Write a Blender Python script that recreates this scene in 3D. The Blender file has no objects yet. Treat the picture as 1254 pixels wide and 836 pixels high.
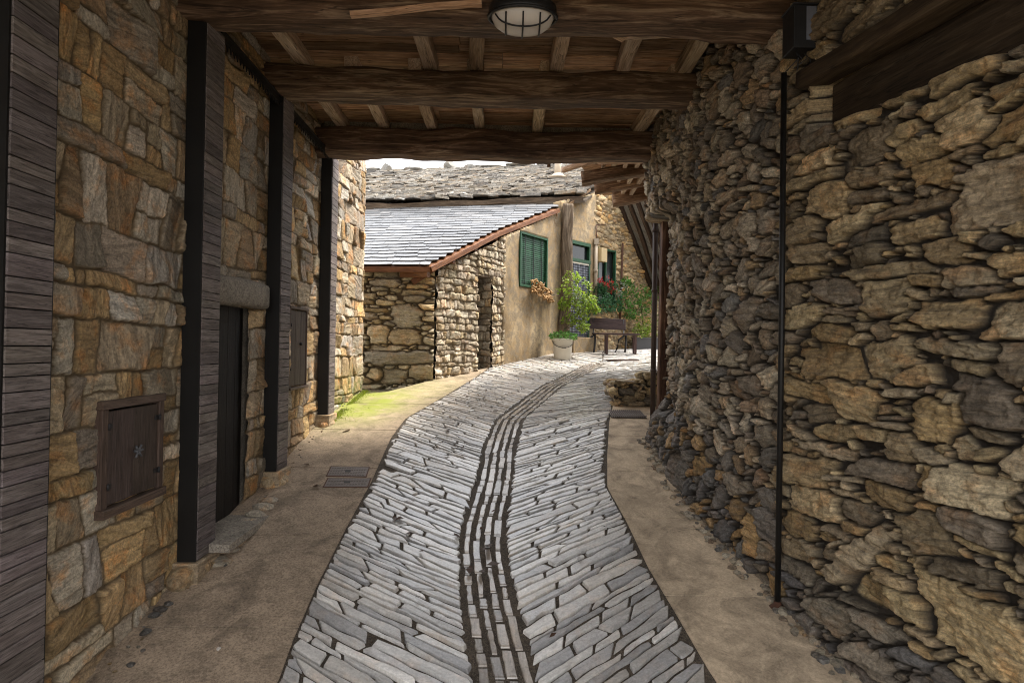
import bpy, math, random
import numpy as np
from mathutils import Vector, Matrix
R = math.radians
rnd = random.Random(7)
scene = bpy.context.scene
col = scene.collection
E = 2.0                      # eye height above the scene's zero
W0, H0, F = 1254.0, 836.0, 700.0

# ------------------------------------------------------------------ camera
YAW, PITCH, ROLL = -0.0171, 0.0100, 0.015
cam_rot = Matrix.Rotation(YAW, 3, 'Z') @ Matrix.Rotation(math.pi/2 + PITCH, 3, 'X') @ Matrix.Rotation(ROLL, 3, 'Z')
cd = bpy.data.cameras.new('camera'); cam = bpy.data.objects.new('camera', cd); col.objects.link(cam)
cam.matrix_world = Matrix.Translation((0, 0, E)) @ cam_rot.to_4x4()
cd.sensor_width = 36; cd.lens = 36*F/W0; cd.clip_start = 0.05; cd.clip_end = 1200
scene.camera = cam

def ray(px, py): return cam_rot @ Vector(((px-W0/2)/F, -(py-H0/2)/F, -1))
def P(px, py, y):
    d = ray(px, py); k = y/d.y
    return Vector((d.x*k, y, E + d.z*k))
GK = [(-60, -2.6), (-3, -2.45), (0, -2.35), (2, -2.28), (3.2, -2.143), (4, -1.96), (5, -1.732), (6, -1.503), (7, -1.275), (8, -1.05), (9.5, -.84),
      (11.4, -.62), (13, -.37), (14.5, -.145), (15.5, -.07), (17, 0), (25, .2), (600, .2)]
_gy = np.linspace(-60, 120, 3601)
_gz = np.interp(_gy, [k[0] for k in GK], [k[1] for k in GK])
_k = np.hanning(25); _k /= _k.sum()
_gz = np.convolve(np.pad(_gz, 12, mode='edge'), _k, 'valid')
def g(y): return E + float(np.interp(y, _gy, _gz))
def gv(y): return E + np.interp(y, _gy, _gz)
def G(px, py, dz=0.0):
    d = ray(px, py); lo = .5
    y = lo
    while y < 60:
        if E + d.z*y/d.y < g(y) + dz: break
        y += .02
    return Vector((d.x*y/d.y, y, g(y)+dz))

# ------------------------------------------------------------------ noise
_tabs = {}
def vn(x, y, seed):
    if seed not in _tabs: _tabs[seed] = np.random.RandomState(seed).rand(256, 256)
    t = _tabs[seed]
    xi = np.floor(x).astype(np.int64); yi = np.floor(y).astype(np.int64)
    fx = x-xi; fy = y-yi
    fx = fx*fx*fx*(fx*(fx*6-15)+10); fy = fy*fy*fy*(fy*(fy*6-15)+10)
    a = xi & 255; b = (xi+1) & 255; c = yi & 255; d = (yi+1) & 255
    return (t[a, c]*(1-fx)+t[b, c]*fx)*(1-fy)+(t[a, d]*(1-fx)+t[b, d]*fx)*fy
def fbm(x, y, seed, octv=4, gain=.5):
    s = 0; a = 1; n = 0
    for o in range(octv):
        s = s + a*(vn(x*2**o+17.3*o, y*2**o+5.1*o, seed+o)-.5); n += a; a *= gain
    return s/n*2
def sstep(a, b, x):
    t = np.clip((x-a)/(b-a), 0, 1); return t*t*(3-2*t)

# ------------------------------------------------------------------ materials
def new_mat(name):
    m = bpy.data.materials.new(name); m.use_nodes = True
    nt = m.node_tree; nt.nodes.clear()
    out = nt.nodes.new('ShaderNodeOutputMaterial'); b = nt.nodes.new('ShaderNodeBsdfPrincipled')
    nt.links.new(b.outputs[0], out.inputs[0])
    return m, nt, b
class N:
    """tiny helper round a node tree"""
    def __init__(s, nt): s.nt = nt
    def n(s, t, **k):
        o = s.nt.nodes.new(t)
        for a, v in k.items():
            if a.startswith('i_'): o.inputs[a[2:].replace('_', ' ')].default_value = v
            else: setattr(o, a, v)
        return o
    def l(s, a, b): s.nt.links.new(a, b)
    def attr(s, name): return s.n('ShaderNodeAttribute', attribute_name=name)
    def scale(s, vec, sc):
        m = s.n('ShaderNodeMapping'); s.l(vec, m.inputs['Vector']); m.inputs['Scale'].default_value = sc; return m.outputs[0]
    def noise(s, vec, scale=5, detail=6, rough=.6, dist=0):
        t = s.n('ShaderNodeTexNoise'); t.inputs['Scale'].default_value = scale; t.inputs['Detail'].default_value = detail
        t.inputs['Roughness'].default_value = rough; t.inputs['Distortion'].default_value = dist
        s.l(vec, t.inputs['Vector']); return t.outputs[0]
    def ramp(s, fac, stops):
        r = s.n('ShaderNodeValToRGB'); e = r.color_ramp.elements
        while len(e) < len(stops): e.new(.5)
        for el, (p, c) in zip(e, stops):
            el.position = p; el.color = (c, c, c, 1) if isinstance(c, (int, float)) else (*c, 1)
        s.l(fac, r.inputs[0]); return r.outputs[0]
    def mix(s, fac, a, b, mode='MIX'):
        m = s.n('ShaderNodeMix', data_type='RGBA', blend_type=mode)
        for i, v in ((0, fac), (6, a), (7, b)):
            if hasattr(v, 'is_output') or hasattr(v, 'links'): s.l(v, m.inputs[i])
            else: m.inputs[i].default_value = v if i == 0 else (*v, 1)
        return m.outputs[2]
    def math(s, op, a, b=0.0, clamp=False):
        m = s.n('ShaderNodeMath', operation=op); m.use_clamp = clamp
        for i, v in ((0, a), (1, b)):
            if hasattr(v, 'links'): s.l(v, m.inputs[i])
            else: m.inputs[i].default_value = v
        return m.outputs[0]
    def bump(s, h, strength, dist, bsdf, prev=None):
        b = s.n('ShaderNodeBump'); b.inputs['Strength'].default_value = strength; b.inputs['Distance'].default_value = dist
        s.l(h, b.inputs['Height'])
        if prev is not None: s.l(prev, b.inputs['Normal'])
        s.l(b.outputs[0], bsdf.inputs['Normal']); return b.outputs[0]
def obj_coord(q): return q.n('ShaderNodeTexCoord').outputs['Object']

def stone_mat(name, rough=.8, streak=.55, bump=.6, moss=0.0, mortar=(.16, .11, .065), spec=.35, rust=.5, uvs=(4, 26, 1), grain=1.0):
    """stone colour per stone from Col (alpha = stone mask), local stone coords in suv"""
    m, nt, b = new_mat(name); q = N(nt)
    c = q.attr('Col'); uv = q.attr('suv').outputs['Vector']
    st = q.noise(q.scale(uv, uvs), 1, 8, .65, .6)
    big = q.noise(uv, 5, 5, .6)
    oc = obj_coord(q)
    fine = q.noise(oc, 55, 7, .78); mid = q.noise(q.scale(uv, (14, 30, 1)), 1, 6, .7, .8)
    k = q.ramp(st, [(.30, 1-streak), (.52, 1.0), (.72, 1+streak*.55)])
    base = q.mix(1, c.outputs['Color'], k, 'MULTIPLY')
    base = q.mix(q.ramp(big, [(.52, 0), (.68, rust)]), base, q.mix(1, base, (1.45, .92, .50), 'MULTIPLY'))
    base = q.mix(1, base, q.ramp(fine, [(.34, 1-.5*grain), (.5, 1-.05*grain), (.64, 1+.35*grain)]), 'MULTIPLY')
    base = q.mix(streak, base, q.mix(1, base, q.ramp(mid, [(.34, .35), (.5, 1.0), (.68, 1.45)]), 'MULTIPLY'))
    vein = q.ramp(q.noise(q.scale(uv, (1.5, 9, 1)), 2.3, 6, .6, 1.2), [(.488, 0), (.5, 1), (.512, 0)])
    base = q.mix(q.math('MULTIPLY', vein, .30), base, (.42, .37, .30))
    mt = q.mix(q.noise(oc, 55, 5, .75), tuple(v*.5 for v in mortar), tuple(v*1.5 for v in mortar))
    mt = q.mix(q.ramp(q.noise(oc, 2.2, 4, .6), [(.35, 0), (.65, .6)]), mt, tuple(v*.6 for v in mortar))
    colr = q.mix(c.outputs['Alpha'], mt, base)
    if moss > 0:
        z = q.attr('moss').outputs['Fac']
        mk = q.math('MULTIPLY', z, q.ramp(q.noise(oc, 7, 5, .7), [(.38, 0), (.6, 1)]))
        colr = q.mix(q.math('MULTIPLY', mk, moss), colr, (.10, .13, .022))
    q.l(colr, b.inputs['Base Color'])
    b.inputs['Roughness'].default_value = rough
    b.inputs['Specular IOR Level'].default_value = spec
    h = q.math('ADD', q.math('ADD', q.math('MULTIPLY', st, .8), q.math('MULTIPLY', mid, .8)), q.math('MULTIPLY', fine, .4))
    n1 = q.bump(h, bump, .02, b)
    q.bump(q.noise(oc, 110, 4, .75), .55*bump, .006, b, n1)
    return m

def wood_mat(name, c0, c1, c2, rough=.75, bump=.5, scl=(1.6, 16, 16), dirt=.4, crack=True):
    m, nt, b = new_mat(name); q = N(nt)
    uv = q.attr('suv').outputs['Vector']; c = q.attr('Col')
    n1 = q.noise(q.scale(uv, scl), 1.4, 8, .65, 1.1)
    n2 = q.noise(q.scale(uv, (scl[0]*3, scl[1]*5, scl[2]*5)), 1.3, 5, .7, .3)
    big = q.noise(q.scale(uv, (1.2, 3, 3)), 1.5, 4, .6)
    cc = q.ramp(n1, [(.28, c0), (.5, c1), (.74, c2)])
    cc = q.mix(1, cc, q.ramp(n2, [(.3, .62), (.62, 1.12)]), 'MULTIPLY')
    cc = q.mix(q.ramp(big, [(.42, 0), (.7, dirt)]), cc, tuple(v*.45 for v in c0))
    cc = q.mix(1, cc, c.outputs['Color'], 'MULTIPLY')
    if crack:
        ck = q.ramp(q.noise(q.scale(uv, (scl[0]*.7, scl[1]*1.6, scl[2]*1.6)), 1, 4, .5, .4), [(.485, 1), (.5, .25), (.515, 1)])
        cc = q.mix(1, cc, ck, 'MULTIPLY')
    q.l(cc, b.inputs['Base Color']); b.inputs['Roughness'].default_value = rough; b.inputs['Specular IOR Level'].default_value = .3
    q.bump(q.math('ADD', n1, q.math('MULTIPLY', n2, .6)), bump, .012, b)
    return m

def plain_mat(name, c, rough=.6, metal=0, var=.25, scale=12, bump=.15, spec=.4):
    m, nt, b = new_mat(name); q = N(nt); oc = obj_coord(q)
    nz = q.noise(oc, scale, 6, .65)
    q.l(q.mix(nz, tuple(v*(1-var) for v in c), tuple(min(1, v*(1+var)) for v in c)), b.inputs['Base Color'])
    q.l(q.math('ADD', q.math('MULTIPLY', nz, .3), rough-.15), b.inputs['Roughness'])
    b.inputs['Metallic'].default_value = metal; b.inputs['Specular IOR Level'].default_value = spec
    q.bump(q.noise(oc, scale*7, 4, .6), bump, .004, b)
    return m

def concrete_mat(name, c, moss=True, grain=1.0):
    m, nt, b = new_mat(name); q = N(nt); oc = obj_coord(q)
    big = q.noise(oc, 1.1, 5, .65, .4); mid = q.noise(oc, 5, 7, .75, .3); fine = q.noise(oc, 60, 5, .75); grit = q.noise(oc, 260, 2, .5)
    cc = q.mix(q.ramp(big, [(.3, 0), (.7, 1)]), tuple(v*.78 for v in c), tuple(v*1.15 for v in c))
    cc = q.mix(1, cc, q.ramp(mid, [(.3, .68), (.65, 1.18)]), 'MULTIPLY')
    cc = q.mix(1, cc, q.ramp(fine, [(.36, 1-.6*grain), (.5, 1), (.64, 1+.4*grain)]), 'MULTIPLY')
    stn = q.noise(oc, 2.3, 7, .7, 1.5)
    cc = q.mix(1, cc, q.ramp(stn, [(.38, .66), (.5, 1), (.7, 1.08)]), 'MULTIPLY')
    cc = q.mix(q.ramp(grit, [(.60, 0), (.68, .4*grain)]), cc, (.45, .40, .33))
    if moss:
        mz = q.attr('moss').outputs['Fac']
        mk = q.math('MULTIPLY', mz, q.ramp(q.noise(oc, 3.5, 7, .72, .5), [(.30, .15), (.55, 1)]), True)
        cc = q.mix(q.math('MULTIPLY', mk, .8), cc, (.22, .26, .03))
    q.l(cc, b.inputs['Base Color']); b.inputs['Roughness'].default_value = .88; b.inputs['Specular IOR Level'].default_value = .25
    q.bump(q.math('ADD', fine, q.math('MULTIPLY', mid, .6)), .55, .006, b)
    return m

M = {}
M['wall_left'] = stone_mat('passage masonry', .75, .5, .8, moss=.8, mortar=(.20, .14, .075), rust=.75, uvs=(3, 22, 1))
M['wall_right'] = stone_mat('rubble masonry', .68, .6, 1.0, mortar=(.045, .034, .024), rust=.4, spec=.5)
M['wall_house'] = stone_mat('house masonry', .85, .4, .6, moss=.7, mortar=(.28, .21, .13), rust=.45)
M['wall_shed'] = stone_mat('shed masonry', .82, .45, .7, moss=.6, mortar=(.15, .11, .065), rust=.4)
M['paver'] = stone_mat('paving slate', .22, .28, .14, mortar=(.05, .04, .03), spec=.9, rust=.16, uvs=(2.5, 12, 1), grain=.38)
M['slate_new'] = stone_mat('new roof slate', .33, .25, .25, spec=.7, rust=.05)
M['slate_old'] = stone_mat('old roof slate', .6, .45, .5, spec=.5, rust=.35)
M['beam'] = wood_mat('old beam timber', (.038, .021, .012), (.155, .092, .055), (.54, .40, .27), .7, 1.0, (1.0, 11, 11), .5)
M['board'] = wood_mat('old ceiling board', (.14, .072, .036), (.42, .25, .135), (.66, .48, .31), .75, .8, (1.2, 12, 12), .5)
M['joist'] = wood_mat('joist timber', (.32, .21, .125), (.60, .45, .31), (.76, .63, .49), .75, .8, (1.6, 13, 13), .3)
M['clad'] = wood_mat('weathered grey cladding', (.07, .055, .048), (.17, .138, .124), (.30, .255, .235), .7, .5, (3.0, 30, 30), .25)
M['hatchwood'] = wood_mat('dark stained plank', (.035, .024, .018), (.075, .052, .04), (.13, .098, .08), .55, .4, (2.2, 26, 26), .3)
M['doorwood_shaded'] = wood_mat('door wood with painted shade', (.005, .004, .003), (.010, .007, .005), (.02, .013, .009), .6, .4)  # near black puts the shade of an open doorway into the planks
M['fascia'] = wood_mat('new red brown timber', (.10, .038, .016), (.20, .08, .033), (.34, .17, .08), .5, .3, (1.5, 14, 14), .2)
M['oldpost'] = wood_mat('grey brown old timber', (.05, .033, .02), (.15, .105, .065), (.33, .26, .19), .8, .9, (1.2, 10, 10), .4)
M['greenwood'] = wood_mat('green painted wood', (.009, .035, .016), (.015, .065, .028), (.03, .105, .05), .45, .25, (1.5, 14, 14), .2, False)
M['benchwood'] = wood_mat('purple brown bench wood', (.03, .018, .018), (.06, .036, .034), (.10, .065, .06), .5, .3)
M['steel'] = plain_mat('black steel', (.012, .011, .010), .5, .3, .3, 8, .15)
M['rust'] = plain_mat('rusty iron', (.085, .038, .022), .7, .3, .5, 30, .4)
M['redpipe'] = plain_mat('red brown painted pipe', (.062, .040, .032), .55, .1, .35, 15, .3)
M['castiron'] = plain_mat('dark cast iron', (.045, .042, .042), .55, .6, .4, 60, .5)
M['cover'] = plain_mat('grey manhole iron', (.16, .135, .12), .6, .3, .35, 60, .5)
M['castblack'] = plain_mat('black plastic', (.014, .014, .015), .45, 0, .2, 20, .1)
M['bucket'] = plain_mat('cream plastic', (.62, .57, .47), .5, 0, .1, 6, .1)
M['zinc'] = plain_mat('zinc grey pot', (.10, .10, .105), .6, .2, .2, 10, .2)
M['boxcream'] = plain_mat('cream painted box', (.50, .38, .20), .5, 0, .12, 8, .1)
M['pvc'] = plain_mat('beige drain pipe', (.36, .29, .21), .55, 0, .15, 9, .1)
M['curtain'] = plain_mat('grey chain curtain', (.15, .16, .19), .5, .2, .25, 40, .3)
M['dark'] = plain_mat('dark glass', (.01, .012, .012), .15, 0, .1, 5, 0)
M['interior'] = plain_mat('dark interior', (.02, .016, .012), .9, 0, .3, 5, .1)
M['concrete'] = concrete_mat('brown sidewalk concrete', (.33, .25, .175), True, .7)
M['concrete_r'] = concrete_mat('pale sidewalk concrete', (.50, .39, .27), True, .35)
M['mortar'] = concrete_mat('dark paving mortar', (.075, .058, .042), False)
M['slab'] = concrete_mat('stone slab', (.26, .225, .18), False)
M['earth'] = concrete_mat('ground earth', (.16, .13, .08), False)
M['bark'] = plain_mat('twig bark', (.10, .07, .04), .85, 0, .3, 20, .5)
M['straw'] = plain_mat('dried corn husk', (.38, .22, .09), .7, 0, .5, 40, .3)
def leaf_mat(name, c, var=.5):
    m, nt, b = new_mat(name); q = N(nt)
    a = q.attr('Col')
    q.l(q.mix(1, a.outputs['Color'], c, 'MULTIPLY'), b.inputs['Base Color'])
    b.inputs['Roughness'].default_value = .5
    tr = nt.nodes.new('ShaderNodeBsdfTranslucent'); q.l(q.mix(1, a.outputs['Color'], tuple(v*1.3 for v in c), 'MULTIPLY'), tr.inputs[0])
    mx = nt.nodes.new('ShaderNodeMixShader'); mx.inputs[0].default_value = .35
    q.l(b.outputs[0], mx.inputs[1]); q.l(tr.outputs[0], mx.inputs[2])
    q.l(mx.outputs[0], [n for n in nt.nodes if n.type == 'OUTPUT_MATERIAL'][0].inputs[0])
    return m
M['leaf_yellow'] = leaf_mat('yellow green leaf', (.22, .31, .035))
M['leaf_green'] = leaf_mat('green leaf', (.085, .21, .035))
M['leaf_blue'] = leaf_mat('blue green leaf', (.05, .15, .06))
M['petal_red'] = leaf_mat('red petal', (.45, .025, .025))
M['petal_pale'] = leaf_mat('pale petal', (.55, .5, .5))
M['leaf_dead'] = leaf_mat('dead leaf', (.07, .035, .018))
def plaster_mat():
    m, nt, b = new_mat('old ochre plaster'); q = N(nt); oc = obj_coord(q)
    v = q.scale(oc, (1.2, 1.2, .55))
    big = q.noise(v, 1.6, 6, .6, .6); mid = q.noise(oc, 6, 6, .7, .3); fine = q.noise(oc, 60, 5, .7)
    c = q.ramp(big, [(.32, (.15, .105, .06)), (.48, (.33, .235, .13)), (.66, (.45, .35, .22))])
    c = q.mix(q.ramp(mid, [(.46, 0), (.56, .8)]), c, (.23, .185, .13))
    c = q.mix(1, c, q.ramp(fine, [(.3, .75), (.65, 1.1)]), 'MULTIPLY')
    q.l(c, b.inputs['Base Color']); b.inputs['Roughness'].default_value = .9; b.inputs['Specular IOR Level'].default_value = .2
    q.bump(q.math('ADD', mid, q.math('MULTIPLY', fine, .4)), .6, .02, b)
    return m
M['plaster'] = plaster_mat()
def frosted():
    m, nt, b = new_mat('frosted lamp glass')
    b.inputs['Base Color'].default_value = (.62, .57, .52, 1); b.inputs['Roughness'].default_value = .3
    b.inputs['Subsurface Weight'].default_value = 0; b.inputs['Specular IOR Level'].default_value = .5
    return m
M['frost'] = frosted()

# ------------------------------------------------------------------ object helpers
def tag(o, label=None, cat=None, group=None, kind=None):
    if label: o['label'] = label
    if cat: o['category'] = cat
    if group: o['group'] = group
    if kind: o['kind'] = kind
    return o
def empty(name, loc, label, cat, group=None):
    o = bpy.data.objects.new(name, None); o.location = loc; o.empty_display_size = .2; col.objects.link(o)
    return tag(o, label, cat, group)
bpy.context.view_layer.update()
def link(name, me, mat, parent=None):
    o = bpy.data.objects.new(name, me); me.materials.append(M[mat]); col.objects.link(o)
    if parent is not None:
        o.parent = parent
        off = Vector(parent.location)
        q = parent.parent
        while q is not None: off += Vector(q.location); q = q.parent
        o.location = -off      # geometry is written in world coordinates
    return o
def set_attrs(me, cols, suv, moss=None):
    a = me.attributes.new('Col', 'FLOAT_COLOR', 'POINT'); a.data.foreach_set('color', np.ascontiguousarray(cols, dtype=np.float32).ravel())
    a = me.attributes.new('suv', 'FLOAT_VECTOR', 'POINT'); a.data.foreach_set('vector', np.ascontiguousarray(suv, dtype=np.float32).ravel())
    if moss is not None:
        a = me.attributes.new('moss', 'FLOAT', 'POINT'); a.data.foreach_set('value', np.ascontiguousarray(moss, dtype=np.float32).ravel())
class MB:
    def __init__(s): s.v = []; s.f = []; s.c = []; s.u = []; s.sm = []
    def add(s, vs, fs, c=(1, 1, 1, 1), uv=None, smooth=False):
        b = len(s.v); off = (rnd.uniform(0, 50), rnd.uniform(0, 50), rnd.uniform(0, 50))
        for i, p in enumerate(vs):
            s.v.append(tuple(p)); s.c.append(c)
            u = uv[i] if uv else p
            s.u.append((u[0]+off[0], u[1]+off[1], u[2]+off[2]))
        for f in fs: s.f.append(tuple(b+i for i in f)); s.sm.append(smooth)
    def box(s, cen, size, ax=None, c=None, taper=None):
        """size full; ax = 3 unit vectors, first = length"""
        ax = ax or (Vector((1, 0, 0)), Vector((0, 1, 0)), Vector((0, 0, 1)))
        cen = Vector(cen); vs = []; uv = []
        for i in (-.5, .5):
            for j in (-.5, .5):
                for k in (-.5, .5):
                    vs.append(cen+ax[0]*size[0]*i+ax[1]*size[1]*j+ax[2]*size[2]*k)
                    uv.append((size[0]*i, size[1]*j, size[2]*k))
        L = max(range(3), key=lambda a: size[a])
        if L: uv = [(u[L], u[(L+1) % 3], u[(L+2) % 3]) for u in uv]
        s.add(vs, [(0, 1, 3, 2), (4, 6, 7, 5), (0, 4, 5, 1), (2, 3, 7, 6), (0, 2, 6, 4), (1, 5, 7, 3)], c or (1, 1, 1, 1), uv)
    def timber(s, p0, p1, w, h, up=(0, 0, 1), rough=.012, seed=0, c=(1, 1, 1, 1), step=.06, rnd_corner=.22, sag=0, taper=1.0):
        """irregular hewn timber with rounded corners"""
        p0 = Vector(p0); p1 = Vector(p1); d = (p1-p0); L = d.length; d.normalize()
        side = d.cross(Vector(up)).normalized(); u = side.cross(d).normalized()
        n = max(3, int(L/step)); prof = []
        r = rnd_corner
        for cx, cy in ((1, 1), (-1, 1), (-1, -1), (1, -1)):
            a0 = {(1, 1): 0, (-1, 1): 90, (-1, -1): 180, (1, -1): 270}[(cx, cy)]
            for a in (5, 45, 85):
                t = R(a0+a); prof.append((cx*(1-r)+r*math.cos(t), cy*(1-r)+r*math.sin(t)))
            nx, ny = {(1, 1): (0, 1), (-1, 1): (-1, 0), (-1, -1): (0, -1), (1, -1): (1, 0)}[(cx, cy)]
            prof.append((nx, ny)); 
        m = len(prof); vs = []; uv = []
        ii = np.repeat(np.arange(n+1), m).astype(float)/n*L; jj = np.tile(np.arange(m), n+1).astype(float)
        nz = fbm(ii*2.2+seed*7.1, jj*.55+seed*3.3, 11+seed % 5, 4)
        wob = fbm(np.linspace(0, L*.9, n+1)+seed*9.7, np.full(n+1, seed*1.3), 31, 2); wob2 = fbm(np.linspace(0, L*.9, n+1)+seed*4.7, np.full(n+1, seed*2.3+9), 37, 2)
        k = 0
        for i in range(n+1):
            t = i/n; cpos = p0+d*L*t+side*wob[i]*rough*2+u*(wob2[i]*rough*2-sag*math.sin(math.pi*t))
            tp = 1+(taper-1)*t
            for (a, b) in prof:
                e = 1+nz[k]*rough*9
                vs.append(cpos+side*a*w/2*e*tp+u*b*h/2*e*tp); uv.append((L*t, a*w/2, b*h/2)); k += 1
        fs = []
        for i in range(n):
            for j in range(m):
                a = i*m+j; b2 = i*m+(j+1) % m
                fs.append((a, b2, b2+m, a+m))
        fs.append(tuple(range(m))[::-1]); fs.append(tuple(n*m+j for j in range(m)))
        s.add(vs, fs, c, uv)
    def tube(s, pts, r, n=10, c=(1, 1, 1, 1), r2=None):
        pts = [Vector(p) for p in pts]; vs = []; uv = []; m = len(pts); acc = 0
        up = Vector((.13, .21, .97))
        for i, p in enumerate(pts):
            d = (pts[min(i+1, m-1)]-pts[max(i-1, 0)]).normalized()
            a = d.cross(up if abs(d.dot(up)) < .95 else Vector((1, 0, 0))).normalized(); b = d.cross(a)
            rr = r if r2 is None else r+(r2-r)*i/(m-1)
            if i: acc += (p-pts[i-1]).length
            for j in range(n):
                t = 2*math.pi*j/n; vs.append(p+a*math.cos(t)*rr+b*math.sin(t)*rr); uv.append((acc, rr*math.cos(t), rr*math.sin(t)))
        fs = [(i*n+j, i*n+(j+1) % n, (i+1)*n+(j+1) % n, (i+1)*n+j) for i in range(m-1) for j in range(n)]
        fs += [tuple(range(n))[::-1], tuple((m-1)*n+j for j in range(n))]
        s.add(vs, fs, c, uv, True)
    def lathe(s, cen, prof, n=24, c=(1, 1, 1, 1), sx=1, sy=1):
        cen = Vector(cen); vs = []; uv = []
        for (r, z) in prof:
            for j in range(n):
                t = 2*math.pi*j/n; vs.append(cen+Vector((r*math.cos(t)*sx, r*math.sin(t)*sy, z))); uv.append((z, r*math.cos(t), r*math.sin(t)))
        m = len(prof)
        fs = [(i*n+j, i*n+(j+1) % n, (i+1)*n+(j+1) % n, (i+1)*n+j) for i in range(m-1) for j in range(n)]
        fs += [tuple(range(n))[::-1], tuple((m-1)*n+j for j in range(n))]
        s.add(vs, fs, c, uv, True)
    def rock(s, cen, r, seed, c=(1, 1, 1, 1), sc=(1, 1, 1), sub=2, ang=0):
        import bmesh
        bm = bmesh.new(); bmesh.ops.create_icosphere(bm, subdivisions=sub, radius=1)
        rr = random.Random(seed); pl = []
        for _ in range(9):
            v = Vector((rr.gauss(0, 1), rr.gauss(0, 1), rr.gauss(0, 1))).normalized(); pl.append((v, rr.uniform(.55, .85)))
        vs = []; ca, sa = math.cos(ang), math.sin(ang)
        for v in bm.verts:
            p = v.co.copy()
            for nrm, dd in pl:
                k = p.dot(nrm)
                if k > dd: p -= nrm*(k-dd)*.92
            p *= 1+rr.uniform(-.03, .03)
            q = Vector((p.x*sc[0]*r, p.y*sc[1]*r, p.z*sc[2]*r)); q = Vector((q.x*ca-q.y*sa, q.x*sa+q.y*ca, q.z))
            vs.append(Vector(cen)+q)
        s.add(vs, [tuple(v.index for v in f.verts) for f in bm.faces], c)
        bm.free()
    def build(s, name, mat, parent=None, bevel=0, smooth=False):
        me = bpy.data.meshes.new(name); me.from_pydata(s.v, [], s.f)
        set_attrs(me, np.array(s.c, dtype=np.float32), np.array(s.u, dtype=np.float32), np.zeros(len(s.v)))
        me.polygons.foreach_set('use_smooth', [smooth or x for x in s.sm])
        o = link(name, me, mat, parent)
        if bevel:
            b = o.modifiers.new('bevel', 'BEVEL'); b.width = bevel; b.segments = 2; b.limit_method = 'ANGLE'; b.angle_limit = R(40)
        return o
def g1(v=.12): 
    k = 1+rnd.uniform(-v, v); return (k, k*(1+rnd.uniform(-.03, .03)), k*(1+rnd.uniform(-.05, .05)), 1)

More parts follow.
